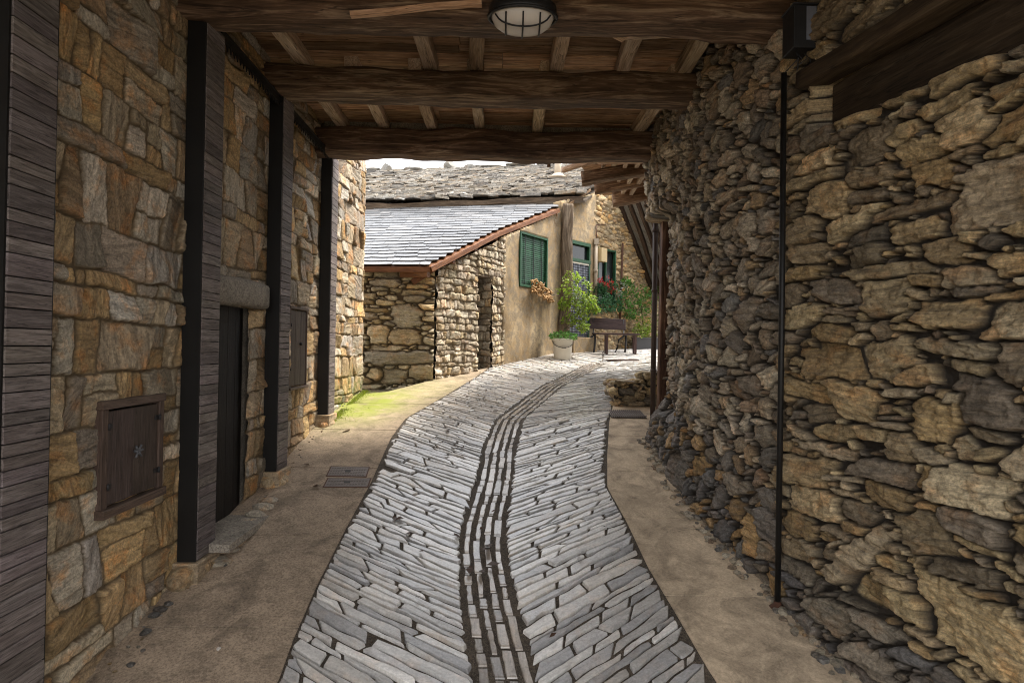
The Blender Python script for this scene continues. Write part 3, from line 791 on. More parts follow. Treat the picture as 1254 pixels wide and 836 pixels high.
# posts ---------------------------------------------------------------
POSTS = [2.70, 4.445, 6.0, 7.72]; BOT = [2.50, 2.50, 2.60, 2.54]
lab = ['nearest steel post with wide grey plank cladding, at the left edge', 'clad steel post between the cross handled hatch and the dark doorway', 'clad steel post between the doorway and the narrow tall hatch', 'farthest clad steel post, next to the mossy pavement']
for i, (y0, hb) in enumerate(zip(POSTS, BOT)):
    gz = g(y0+.15); base = gz+.14
    e = empty('clad_post', (-2.37, y0+.15, gz), lab[i], 'post', 'steel posts with plank cladding along the left wall')
    D = .30; top = E+hb+.02
    m = MB(); zc = (base+top)/2; hh = top-base
    m.box((-2.40, y0+.006, zc), (.14, .012, hh)); m.box((-2.40, y0+D-.006, zc), (.14, .012, hh)); m.box((-2.40, y0+D/2, zc), (.012, D-.024, hh))
    m.build('steel_column', 'steel', e)
    m = MB(); z = base+.002; k = 0
    while z < top-.01:
        h = min(rnd.choice((.062, .075, .085, .095, .11)), top-z)
        cc = g1(.3); m.box((-2.3325+rnd.uniform(-.0015, .0015), y0+.014+(D-.028)/2, z+h/2), (.022, D-.03, h-.006), c=cc); z += h; k += 1
    m.build('cladding', 'clad', e, .0015)
    # wooden jacket on the side facing the wall is hidden; plinth of stone
    m = MB(); 
    m.rock((-2.40, y0+.13, gz+.02), .5, 70+i, c=(.36, .27, .16, 1), sc=(.32, .56, .28), sub=3)
    m.box((-2.395, y0+D/2, gz+.05), (.20, D+.06, .175), c=(.40, .30, .19, 1))
    m.build('plinth', 'wall_left', e, .015)
# serrated strips
for (a, b) in ((POSTS[1]+.3, POSTS[2]), (POSTS[2]+.3, POSTS[3])):
    m = MB(); m.box((-2.36, (a+b)/2, E+2.545), (.012, b-a, .07)); m.box((-2.38, (a+b)/2, E+2.585), (.07, b-a, .012))
    y = a+.03
    while y < b-.04:
        t = .04; z0 = E+2.511
        m.add([(-2.366, y, z0), (-2.366, y+t, z0), (-2.366, y+t*.5, z0-.05), (-2.356, y, z0), (-2.356, y+t, z0), (-2.356, y+t*.5, z0-.05)],
              [(0, 1, 2), (5, 4, 3), (0, 3, 4, 1), (1, 4, 5, 2), (2, 5, 3, 0)]); y += .06
    tag(m.build('toothed_strip', 'steel'), 'black toothed metal strip under the ceiling between the ' + ('second and third' if a < 5 else 'third and fourth') + ' posts', 'bracket', 'toothed metal strips along the wall top')

# ================================================================== CEILING
ce = empty('timber_ceiling', (0, 5, E+3), 'low old timber ceiling of hewn beams, joists and boards over the passage', 'ceiling')
BY = [-.35, 1.1, 2.6, 4.30, 5.85, 7.48]; BH = [2.5, 2.5, 2.5, 2.49, 2.585, 2.52]
for i, (y0, hb) in enumerate(zip(BY, BH)):
    m = MB(); top = 2.87; dp = .31
    m.timber((-2.62, y0+dp/2, E+(hb+top)/2), (2.5, y0+dp/2, E+(hb+top)/2-.0), dp, top-hb, seed=i+1, rough=.017, c=g1(.08), rnd_corner=.3)
    m.build('beam', 'beam', ce, smooth=True)
m = MB(); y = YB
while y < 7.8:
    w = rnd.uniform(.16, .30); x = -2.7
    while x < 2.7:
        L = rnd.uniform(1.6, 3.4); L = min(L, 2.75-x)
        m.timber((x+.003, y+w/2, E+3.03+rnd.uniform(-.012, .012)), (x+L-.003, y+w/2, E+3.03+rnd.uniform(-.012, .012)), w-.008, .045, seed=rnd.randint(0, 60), rough=.006, c=g1(.5), step=.25, rnd_corner=.15)
        x += L
        if x > 2.6: break
    y += w
m.build('board_deck', 'board', ce)
def joist(x, a, b, c=None, w=.11, dx=0):
    m = MB(); m.timber((x, a, E+2.94), (x+dx, b, E+2.94), w, .135, seed=rnd.randint(1, 60), rough=.012, c=c or g1(.2), rnd_corner=.18); m.build('joist', 'joist', ce)
for px in (405, 460, 522, 582, 656, 790): 
    joist((px-615)*7.25/700, 5.95, 7.65, w=.135 if px != 790 else .15, dx=rnd.uniform(-.04, .04))
for px in (340, 508, 580, 680, 765, 848):
    joist((px-613)*5.4/700, 4.4, 6.05, c=(.55, .5, .45, 1) if px == 580 else None, w=.14, dx=rnd.uniform(-.04, .04))
for x in (-1.9, -1.1, -.4, .5, 1.2, 1.8):
    joist(x, 2.7, 4.5); joist(x+.1, 1.2, 2.8); joist(x-.1, -.3, 1.3)
# torn plank across the ceiling
m = MB(); p0, p1 = P(702, 12, 4.66), P(765, 47, 4.9); m.timber(p0, p1, .10, .03, rough=.02, seed=8, c=(1.2, 1.1, 1, 1)); m.timber(P(765, 47, 4.9), P(850, 42, 4.95), .05, .03, rough=.02, seed=9)
m.build('torn_plank', 'joist', ce)
m = MB(); m.timber(P(590, 8, 4.25), P(430, 20, 4.25), .05, .035, rough=.02, seed=13, c=(1.1, .9, .8, 1)); m.build('split_batten', 'joist', ce)
# upper storey over the passage (carries the ceiling; keeps the daylight out)
S3 = np.arange(-2.9, 3.0, .04); T3 = np.arange(E+2.84, E+5.6, .04)
A3, s3 = coursed(S3, T3, 41, hr=(.1, .26), wr=(.14, .45))
us = empty('upper_storey', (0, 3, E+3.1), 'stone upper storey spanning the lane above the timber ceiling', 'building')
masonry('facade', S3, T3, A3, s3, lambda s, t, h: (s, 7.80+h+0*s, t), OCH, 41, 'wall_left', us, sign=-1)
m = MB(); m.box((0.05, 7.76, E+2.97), (5.0, .06, .24), c=(.3, .22, .15, 1)); m.box((0.05, (YB+7.78)/2, E+4.35), (5.9, 7.78-YB, 2.5), c=(.4, .3, .2, 1)); m.build('upper_walls', 'slab', us)
m = MB()
for s in (-1, 1):
    m.add([(s*3.3, YB-.3, E+5.45), (s*3.3, 8.2, E+5.45), (0, 8.2, E+6.7), (0, YB-.3, E+6.7), (s*3.3, YB-.3, E+5.60), (s*3.3, 8.2, E+5.60), (0, 8.2, E+6.85), (0, YB-.3, E+6.85)],
          [(0, 1, 2, 3), (7, 6, 5, 4), (0, 4, 5, 1), (1, 5, 6, 2), (3, 7, 4, 0)], c=(.2, .2, .21, 1))
m.build('roof', 'slate_old', us)

# ceiling lamp -------------------------------------------------------
lx, ly, lz = .26, 4.16, E+2.49
lx = P(640, 25, ly).x
la = empty('bulkhead_lamp', (lx, ly, lz), 'black oval caged bulkhead lamp with frosted glass under the nearest visible beam', 'lamp')
def oval(prof, n=40, a=.245, b=.15):
    m = MB(); m.lathe((lx, ly, lz), [(r, z) for r, z in prof], n, sx=a, sy=b); return m
oval([(.8, .02), (1, 0), (1.02, -.05), (1.0, -.075), (.94, -.08), (.9, -.06)]).build('housing', 'castblack', la)
oval([(.93, -.055), (.92, -.09), (.84, -.135), (.66, -.168), (.4, -.182), (.05, -.186)]).build('glass', 'frost', la)
m = MB()
for t in (-.5, 0, .5):
    pts = []
    for k in range(13):
        v = -1+2*k/12; yy = v*math.sqrt(1-t*t)*.96; rr = math.sqrt(t*t+yy*yy); zz = -.075-.125*math.sqrt(max(0, 1-rr**2.6))
        pts.append((lx+t*.245, ly+yy*.15, lz+zz))
    m.tube(pts, .006, 8)
for v in (-.55, .45):
    pts = []
    for k in range(17):
        t = (-1+2*k/16)*math.sqrt(1-v*v)*.97; rr = math.sqrt(t*t+v*v); zz = -.075-.128*math.sqrt(max(0, 1-rr**2.6)); pts.append((lx+t*.245, ly+v*.15, lz+zz))
    if v < 0: m.tube(pts, .006, 8)
ring = [(lx+.25*math.cos(2*math.pi*k/40), ly+.155*math.sin(2*math.pi*k/40), lz-.08) for k in range(41)]
m.tube(ring, .011, 8)
m.build('cage', 'castblack', la)

# ================================================================== RIGHT WALL
xw = prof_of([(YB, 3.0), (1.5, 2.72), (3.0, 2.44), (3.6, 2.31), (4.2, 2.19), (4.35, 2.17), (4.9, 2.05), (5.6, 1.96), (6.6, 1.95), (7.9, 1.98)])
rw = empty('rubble_wall', (2.2, 5, g(5)), 'rough rubble wall of dark slate and brown stones on the right', 'wall')
S = np.concatenate([np.arange(YB, 2.3, .04), np.arange(2.3, 4.6, .0072), np.arange(4.6, 7.91, .0095)]); T = np.arange(-.05, E+3.1, .0092)
MID = E+.2
fx = []
def fxp(px, py, w, h, rot=0.0):   # a recognisable stone of the photo: centre pixel, half sizes in metres
    y = 3.0
    for _ in range(30):
        p = P(px, py, y); y += (float(xw(y))-p.x)*.8*y/max(.5, p.x)
        y = min(max(y, 1.5), 8)
    p = P(px, py, y); fx.append((p.y, p.z, w, h, rot))
fxp(1190, 770, .30, .20, .0); fxp(1085, 605, .17, .075, .12); fxp(1062, 313, .15, .075, .0); fxp(1150, 308, .13, .075, 0); fxp(1215, 490, .15, .13, 0)
fxp(1160, 385, .20, .07, 0); fxp(1205, 235, .19, .17, 0); fxp(1110, 545, .10, .08, 0); fxp(1180, 545, .065, .065, 0); fxp(1100, 165, .14, .06, 0)
fxp(1228, 395, .13, .09, 0); fxp(1055, 680, .10, .24, .3); fxp(1135, 210, .12, .09, 0); fxp(1120, 460, .14, .06, 0); fxp(1075, 405, .11, .065, 0)
fxp(835, 590, .26, .34, .1); fxp(925, 655, .10, .20, .1); fxp(1130, 650, .16, .11, -.2); fxp(1195, 600, .19, .11, -.1); fxp(1240, 320, .12, .06, 0)
near = (YB, 4.3); far = (4.25, 8.0)
zr = (E-.3-2.1, E+3.1)
specs = [(900, .14, .26, .05, .12, .10, (1.0, 4.2, -.3, E+1.6), 1.0),
         (500, .16, .40, .035, .07, .07, (1.0, 4.25, -.3, E+1.8), 1.0),
         (500, .18, .45, .06, .13, .05, (YB, 4.2, E+1.9, E+3.1), 1.0),
         (1200, .06, .14, .045, .10, .5, (4.2, 8.0, -.3, E+3.1), 1.0),
         (1300, .03, .06, .07, .15, .3, (4.3, 8.0, -.3, E+3.1), 1.0),
         (2600, .07, .15, .022, .045, .12, (1.0, 4.4, -.3, E+3.1), .97),
         (5000, .04, .10, .018, .04, .5, (4.2, 8.0, -.3, E+3.1), .97),
         (5000, .03, .07, .014, .03, .4, (1.0, 8.0, -.3, E+3.1), .94),
         (9000, .016, .035, .010, .02, .9, (1.6, 8.0, -.3, E+3.1), .92)]
A, st = rubble(S, T, specs, 21, pw=8, warp=.017, lim=1.14, fixed=fx, gap=.0048, shr=1.0)
def rw_cut(s, t): return (t < gv(s)-.12)
def niche(s, t):
    n = sstep(7.36, 7.40, s)*(1-sstep(E+1.72, E+1.76, t))
    lin = sstep(1.2, 1.3, s)*(1-sstep(4.04, 4.10, s))
    lo = E+1.50+.05*(s-2.6)
    rec = sstep(lo, lo+.03, t)*(1-sstep(E+1.98, E+2.0, t))*lin
    push = .17*sstep(6.0, 7.1, s)*sstep(.3, .6, t-gv(s))*(1-sstep(E+1.68, E+1.80, t))
    bulge = fbm(s*1.3, t*1.3, 77, 3)*.05
    foot = .07*np.exp(-((t-gv(s))/.35)**2)
    return -.30*n-push-.20*rec+bulge+foot
def rw_pos(s, t, h): return (xw(s)+.05-h+0*t, s+0*h, t)
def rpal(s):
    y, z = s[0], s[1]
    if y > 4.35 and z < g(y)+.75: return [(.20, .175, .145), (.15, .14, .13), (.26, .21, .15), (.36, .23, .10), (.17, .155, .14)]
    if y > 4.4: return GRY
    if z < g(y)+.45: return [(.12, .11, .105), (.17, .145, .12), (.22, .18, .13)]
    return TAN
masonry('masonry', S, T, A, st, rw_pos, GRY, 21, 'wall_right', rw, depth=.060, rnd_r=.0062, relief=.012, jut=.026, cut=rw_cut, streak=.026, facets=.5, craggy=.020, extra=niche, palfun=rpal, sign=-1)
m = MB(); m.box((3.15, (YB+2.2)/2, 2.2), (.5, 2.2-YB, 6.2)); m.box((2.95, 4.2, 2.2), (.5, 4.0, 6.2)); m.box((2.75, 6.9, 2.2), (.5, 1.95, 6.2)); m.build('wall_core', 'slab', rw)
# timber lintel over the blocked opening
ln = MB(); p0, p1 = Vector((float(xw(4.12))+.02, 4.16, E+1.97)), Vector((float(xw(1.2))+.03, 1.2, E+1.93))
ln.timber(p0, p1, .20, .13, rough=.014, seed=17, c=(.42, .38, .31, 1)); ln.build('timber_lintel', 'oldpost', rw, smooth=True)
ln = MB(); ln.timber((float(xw(4.05))+.15, 4.05, E+1.70), (float(xw(1.2))+.15, 1.2, E+1.70), .05, .42, rough=.004, seed=18, c=(.30, .27, .22, 1)); ln.build('infill_board', 'oldpost', rw)

# iron pipe
gy = 4.40; pb = G(952, 744, .02); pb.x = min(pb.x, float(xw(pb.y))-.12)
pe = empty('iron_pole', pb, 'thin black iron pole against the right rubble wall, rusted at its foot', 'pole')
m = MB(); ptop = P(960, 90, pb.y-.02); m.tube([pb, pb+(ptop-pb)*.5+Vector((.006, 0, 0)), ptop], .021, 12); m.build('shaft', 'steel', pe)
m = MB(); m.lathe(pb, [(.06, -.01), (.062, .004), (.03, .012), (.024, .04)], 20, c=(1, 1, 1, 1)); m.build('foot_plate', 'rust', pe)
# black box high on the wall
bc = P(979, 40, 4.12)
be = empty('black_box', bc, 'small black weathered metal box with dangling wire, high on the right wall', 'box')
m = MB(); m.box(bc, (.17, .17, .31)); m.box(bc+Vector((0, 0, .16)), (.19, .19, .012)); m.build('casing', 'castblack', be, .006)
m = MB(); m.box(bc+Vector((.12, 0, .05)), (.08, .05, .05)); m.build('bracket', 'rust', be)
m = MB(); m.box(bc+Vector((.04, -.088, .02)), (.07, .004, .24)); m.build('label_plate', 'curtain', be)
m = MB()
for k in range(5):
    a = bc+Vector((rnd.uniform(-.05, .05), 0, -.15)); m.tube([a, a+Vector((rnd.uniform(-.05, .05), -.02, -.05)), a+Vector((rnd.uniform(-.09, .09), 0, -.10-rnd.random()*.05))], .004, 6)
m.build('wire', 'castblack', be)

# posts at the far end of the right wall
def P_at(px, py, y): return P(px, py, y)
b0 = G(809, 516); yb_ = 7.80
e = empty('timber_post', P(810, 516, yb_), 'dark brown square timber post on a stone pad beside the drain pipe', 'post')
m = MB(); pb2, pt2 = P(811, 517, yb_), P(811, 262, yb_); m.timber((pb2.x, yb_, g(yb_)+.16), (pb2.x+.015, yb_, pt2.z), .135, .13, up=(0, 1, 0), rough=.006, seed=5, c=(.7, .55, .5, 1)); m.build('shaft', 'beam', e)
m = MB(); m.rock((pb2.x+.06, yb_, g(yb_)+.02), .5, 33, c=(.34, .31, .27, 1), sc=(.30, .30, .26), sub=3); m.box((pb2.x+.03, yb_-.02, g(yb_)+.10), (.24, .26, .12), c=(.36, .33, .29, 1)); m.build('stone_pad', 'wall_right', e, .012)
e = empty('drain_pipe', P(799, 516, 8.0), 'slim red brown drain pipe beside the timber post', 'pipe')
m = MB(); a, b = P(799, 520, 8.02), P(800, 256, 8.02); a.z = g(8.02)-.0; m.tube([a, Vector((a.x+.005, 8.02, (a.z+b.z)/2)), Vector((a.x+.01, 8.02, b.z))], .036, 14); m.build('downpipe', 'redpipe', e)
for pz in (.25, .62, .9):
    m = MB(); z = a.z+(b.z-a.z)*pz; m.lathe((a.x+.005, 8.02, z), [(.036, -.02), (.045, -.018), (.045, .018), (.036, .02)], 14)
    m.build('clamp', 'redpipe', e)
# low masonry block behind the posts
q = G(770, 499); S4 = np.arange(0, .70, .012); T4 = np.arange(g(q.y)-.05, g(q.y)+.56, .012)
be = empty('stone_block', q, 'low rough stepped stone block at the end of the right pavement', 'block')
c0 = G(752, 499)
A4, s4 = rubble(S4, T4, [(80, .07, .16, .03, .07, .15, (0, .7, T4[0], T4[-1]), 1.0), (300, .03, .07, .012, .03, .4, (0, .7, T4[0], T4[-1]), .95)], 51, warp=.02)
def blk(s, t, h): return (c0.x+s, c0.y-h+.02+.12*sstep(.28, .2, s)*0+0*t, t)
topz = g(c0.y)+.42
masonry('front_face', S4, T4, A4, s4, blk, TAN, 51, 'wall_right', be, depth=.05, cut=lambda s, t: (t > topz+.05*fbm(s*4, s*0, 3, 2)+np.where(s > .44, .12, 0)), sign=1)
m = MB()
for k in range(26):
    x = c0.x+rnd.uniform(.02, .66); y = c0.y+rnd.uniform(.08, .5); m.rock((x, y, topz-.06+rnd.uniform(-.02, .03)+(.12 if x > c0.x+.46 else 0)), .5, 300+k, c=(*rnd.choice(TAN), 1), sc=(rnd.uniform(.18, .34), rnd.uniform(.15, .3), rnd.uniform(.08, .16)), sub=3, ang=rnd.uniform(-.5, .5))
for k in range(10):
    m.rock((c0.x+.0, c0.y+.05+k*.05, g(c0.y)+rnd.uniform(0, .34)), .5, 340+k, c=(*rnd.choice(TAN), 1), sc=(.16, .26, .16), sub=3)
m.box((c0.x+.36, c0.y+.34, g(c0.y)+.15), (.62, .56, .42), c=(.3, .25, .18, 1)); m.box((c0.x+.58, c0.y+.34, g(c0.y)+.38), (.22, .5, .24), c=(.3, .25, .18, 1))
m.build('top_stones', 'wall_right', be)

# ================================================================== IRON COVERS
def cover(pxs, label, dz=.024):
    ps = [G(*p, .022) for p in pxs]      # near-left, near-right, far-right, far-left
    cen = sum(ps, Vector())/4; e = empty('manhole_cover', cen, label, 'manhole cover', 'iron covers in the left pavement')
    u = ((ps[1]-ps[0])+(ps[2]-ps[3]))/2; v = ((ps[3]-ps[0])+(ps[2]-ps[1]))/2
    def pt(a, b, h):
        p = cen+u*(a-.5)+v*(b-.5); return Vector((p.x, p.y, g(p.y)+dz+h))
    m = MB()
    def pad(a0, b0, a1, b1, h0, h1):
        vs = [pt(a0, b0, h0), pt(a1, b0, h0), pt(a1, b1, h0), pt(a0, b1, h0), pt(a0, b0, h1), pt(a1, b0, h1), pt(a1, b1, h1), pt(a0, b1, h1)]
        m.add(vs, [(0, 1, 5, 4), (1, 2, 6, 5), (2, 3, 7, 6), (3, 0, 4, 7), (4, 5, 6, 7)])
    pad(0, 0, 1, 1, -.03, .002)
    m.build('frame', 'rust', e)
    m = MB(); pad(.03, .06, .97, .94, -.02, .004)
    for i in range(14):
        for j in range(5):
            if 5 <= i <= 8 and j == 2: continue
            a = .06+i*.063; b = .12+j*.16; pad(a, b, a+.045, b+.09, .003, .008)
    m.build('lid', 'cover', e)
    m = MB(); pad(.42, .42, .56, .60, .003, .007); m.build('grip', 'steel', e)
cover([(395, 597), (451, 597), (455, 586), (401, 585)], 'near rectangular iron cover of the pair in the left pavement')
cover([(399, 583), (449, 585), (453, 572), (405, 571)], 'far rectangular iron cover of the pair in the left pavement')
ps = [G(749, 512, .022), G(792, 512, .022), G(793, 503, .022), G(749, 503, .022)]
e = empty('drain_grate', (ps[0]+ps[2])/2, 'rusty slotted drain grate at the end of the right pavement', 'drain grate')
m = MB(); x0, x1, y0, y1 = ps[0].x, ps[1].x, ps[0].y, ps[3].y; z = g((y0+y1)/2)+.03
m.box(((x0+x1)/2, y0+.01, z), (x1-x0, .02, .012)); m.box(((x0+x1)/2, y1-.01, z+.02), (x1-x0, .02, .012))
sl = (g(y1)-g(y0))/(y1-y0); axv = Vector((0, 1, sl)).normalized()
for i in range(17):
    m.box((x0+(x1-x0)*(i+.5)/17, (y0+y1)/2, z+.006), (y1-y0, (x1-x0)/17*.55, .012), ax=(axv, Vector((1, 0, 0)), Vector((0, -sl, 1)).normalized()))
m.build('bar_grid', 'cover', e)
m = MB(); m.box(((x0+x1)/2, (y0+y1)/2, z-.008), (x1-x0, y1-y0, .006), ax=(Vector((1, 0, 0)), axv, Vector((0, -sl, 1)).normalized())); m.build('channel', 'interior', e)
a, b = G(743, 441, .02), G(781, 441, .02)
m = MB(); m.box((a+b)/2+Vector((0, 0, .006)), ((b-a).length, .22, .02), ax=((b-a).normalized(), Vector((0, 0, 1)).cross((b-a).normalized()), Vector((0, 0, 1)))); tag(m.build('drain_slot', 'rust'), 'long thin dark drain slot across the far end of the lane', 'drain')

# ================================================================== LEAN-TO HOUSE
def frame_wall(p0, p1):
    p0 = Vector((p0[0], p0[1], 0)); p1 = Vector((p1[0], p1[1], 0)); d = (p1-p0); L = d.length; d.normalize(); n = Vector((d.y, -d.x, 0))
    def pos(s, t, h): return (p0.x+d.x*s+n.x*h+0*t, p0.y+d.y*s+n.y*h+0*t, t)
    def sx(px):   # arc length where the pixel column px meets the wall (at eye level)
        r = ray(px, 425); k = r.x/r.y
        return (k*p0.y-p0.x)/(d.x-k*d.y)
    def pt(px, py, off=0):
        s = sx(px); q = p0+d*s
        z = P(px, py, q.y).z; return Vector((q.x, q.y, z))+n*off
    return dict(p0=p0, d=d, n=n, L=L, pos=pos, sx=sx, pt=pt)
sh = empty('lean_to_house', (-2, 11, g(11)), 'low stone lean-to house with smooth new slate roof and red brown fascia', 'house')
W1 = frame_wall((-1.30, 11.0), (1.42, 14.5))
# front wall: large rough stones
S5 = np.arange(0, 3.2, .013); T5 = np.arange(g(10)-.5, E+1.62, .013); x0 = -1.30
fx5 = []
def f5(px, py, w, h, r=0):
    p = P(px, py, 11.0); fx5.append((x0-p.x, p.z, w, h, r))
f5(500, 387, .30, .21); f5(496, 413, .34, .14); f5(490, 438, .70, .13, -.03); f5(520, 456, .28, .17); f5(483, 460, .24, .15); f5(460, 459, .16, .12); f5(463, 409, .22, .18)
f5(498, 477, .45, .10); f5(458, 484, .2, .1); f5(510, 359, .28, .055); f5(474, 371, .18, .05); f5(460, 380, .25, .045)
A5, s5 = rubble(S5, T5, [(500, .15, .35, .04, .09, .04, (0, 3.2, T5[0], T5[-1]), 1.0), (900, .08, .16, .03, .05, .06, (0, 3.2, T5[0], T5[-1]), .97), (1500, .03, .08, .015, .03, .2, (0, 3.2, T5[0], T5[-1]), .95)], 61, pw=4.5, warp=.02, lim=1.16, fixed=fx5, gap=.004)
BIG = [(.56, .45, .28), (.47, .39, .25), (.60, .51, .36), (.42, .36, .26), (.54, .41, .23)]
masonry('front_wall', S5, T5, A5, s5, lambda s, t, h: (x0-s, 11.0-h+0*t, t), BIG, 61, 'wall_shed', sh, depth=.12, rnd_r=.03, relief=.03, jut=.05, craggy=.012, sign=-1,
        moss=lambda s, t: .45*np.clip(1-(t-g(10.3)+.05)/.7, 0, 1))
# side wall: stone then plaster
sd0, sd1 = W1['sx'](583), W1['sx'](601); sp = W1['sx'](616)
ztop = lambda s: E+1.55+(s/W1['L'])*2.15
S6 = np.arange(0, sp, .016); T6 = np.arange(g(10.8)-.2, E+3.2, .016)
dt = W1['pt'](590, 338).z
A6, s6 = coursed(S6, T6, 63, hr=(.07, .19), wr=(.09, .30), joint=.006, warp=.03, tall=.4)
masonry('side_wall', S6, T6, A6, s6, W1['pos'], HOU, 63, 'wall_house', sh, depth=.045, rnd_r=.014, relief=.02, jut=.02, facets=.4, sign=1,
        cut=lambda s, t: ((s > sd0) & (s < sd1) & (t < dt)) | (t > E+1.46+s/W1['L']*2.02))
def quadprism(m, pts, n, th, c=(1, 1, 1, 1)):
    a = [Vector(p) for p in pts]; b = [p-n*th for p in a]; k = len(a)
    m.add(a+b, [tuple(range(k)), tuple(range(2*k-1, k-1, -1))]+[(i, i+k, (i+1) % k+k, (i+1) % k) for i in range(k)], c)
def wp(Wd, s, z, off=0): 
    q = Wd['p0']+Wd['d']*s+Wd['n']*off; return Vector((q.x, q.y, z))
Sj = np.arange(0, .56, .016); Aj, sj = coursed(Sj, T6, 64, hr=(.12, .24), wr=(.2, .5), joint=.01, warp=.03)
def jamb(s, t, h):
    q = W1['p0']+W1['d']*sd1+W1['n']*.02; return (q.x-W1['n'].x*s-W1['d'].x*h+0*t, q.y-W1['n'].y*s-W1['d'].y*h+0*t, t)
masonry('door_jamb', Sj, T6, Aj, sj, jamb, HOU, 64, 'wall_house', sh, depth=.05, rnd_r=.02, relief=.02, jut=.03, cut=lambda s, t: t > dt+.1, sign=-1)
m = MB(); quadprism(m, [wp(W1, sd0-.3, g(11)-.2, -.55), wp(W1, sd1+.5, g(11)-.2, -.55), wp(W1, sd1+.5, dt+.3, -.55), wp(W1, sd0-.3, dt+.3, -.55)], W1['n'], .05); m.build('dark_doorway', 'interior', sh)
m = MB(); quadprism(m, [wp(W1, sd0-.15, dt-.02, .03), wp(W1, sd1+.25, dt-.02, .03), wp(W1, sd1+.25, dt+.12, .03), wp(W1, sd0-.15, dt+.12, .03)], W1['n'], .5); m.build('door_lintel', 'oldpost', sh, .01)
# plaster part with window hole
ws0, ws1 = W1['sx'](633), W1['sx'](667); wz0, wz1 = W1['pt'](650, 353).z, W1['pt'](650, 288).z
def plaster_wall(name, Wd, s0, s1, z0, ztopf, holes, parent, off=.03, seed=0, step=.05):
    S_ = np.arange(s0, s1+step, step); S_[-1] = s1; T_ = np.arange(z0, max(ztopf(s0), ztopf(s1))+step, step)
    A_ = field(S_, T_)
    H_ = off+fbm(A_['S']*1.5+seed, A_['T']*1.5, 90, 4)*.03
    X = np.stack(Wd['pos'](A_['S'], A_['T'], H_), -1).reshape(-1, 3); n, m_ = len(S_), len(T_)
    idx = np.arange(n*m_).reshape(n, m_); sc = (A_['S'][:-1, :-1]+A_['S'][1:, 1:])/2; tc = (A_['T'][:-1, :-1]+A_['T'][1:, 1:])/2
    keep = tc < ztopf(sc)
    for (a, b, lo, hi) in holes: keep &= ~((sc > a) & (sc < b) & (tc > lo) & (tc < hi))
    Fc = np.stack([idx[:-1, :-1], idx[1:, :-1], idx[1:, 1:], idx[:-1, 1:]], -1)[keep]
    me = bpy.data.meshes.new(name); me.from_pydata(X.tolist(), [], Fc.tolist()); me.polygons.foreach_set('use_smooth', [True]*len(Fc))
    o = link(name, me, 'plaster', parent)
    sd = o.modifiers.new('thickness', 'SOLIDIFY'); sd.thickness = .25; sd.offset = -1
    return o
plaster_wall('plaster_wall', W1, sp-.08, W1['L'], g(12)-.3, lambda s: E+1.46+s/W1['L']*2.02, [(ws0, ws1, wz0, wz1)], sh)
def window(Wd, s0, s1, z0, z1, name, parent, blinds=True):
    m = MB(); f = .05; d, n = Wd['d'], Wd['n']; up = Vector((0, 0, 1)); ax = (d, n, up)
    def bx(sa, sb, za, zb, off, th, mm): mm.box(wp(Wd, (sa+sb)/2, (za+zb)/2, off), (sb-sa, th, zb-za), ax)
    bx(s0, s1, z1-f, z1, .02, .08, m); bx(s0, s1, z0, z0+f, .02, .08, m); bx(s0, s0+f, z0+f, z1-f, .02, .08, m); bx(s1-f, s1, z0+f, z1-f, .02, .08, m)
    w = m.build(name, 'greenwood', parent, .006)
    m = MB()
    if blinds:
        k = int((z1-z0-2*f)/.045)
        for i in range(k):
            z = z0+f+(i+.5)*(z1-z0-2*f)/k
            m.box(wp(Wd, (s0+s1)/2, z, .0), (s1-s0-2*f, .012, .042), (d, (n+up*.25).normalized(), (up-n*.25).normalized()), c=g1(.2))
        m.build('roller_blind', 'greenwood', w)
        m = MB()
        for t in (.2, .5, .8): bx(s0+(s1-s0)*t-.006, s0+(s1-s0)*t+.006, z0+f, z1-f, .03, .012, m)
        m.build('blind_cord', 'steel', w)
    else:
        bx((s0+s1)/2-.03, (s0+s1)/2+.03, z0+f, z1-f, .0, .05, m); m.build('mullion', 'greenwood', w)
        m = MB(); bx(s0+f, s1-f, z0+f, z1-f, -.04, .01, m); m.build('pane', 'dark', w)
    return w
window(W1, ws0, ws1, wz0, wz1, 'window', sh)

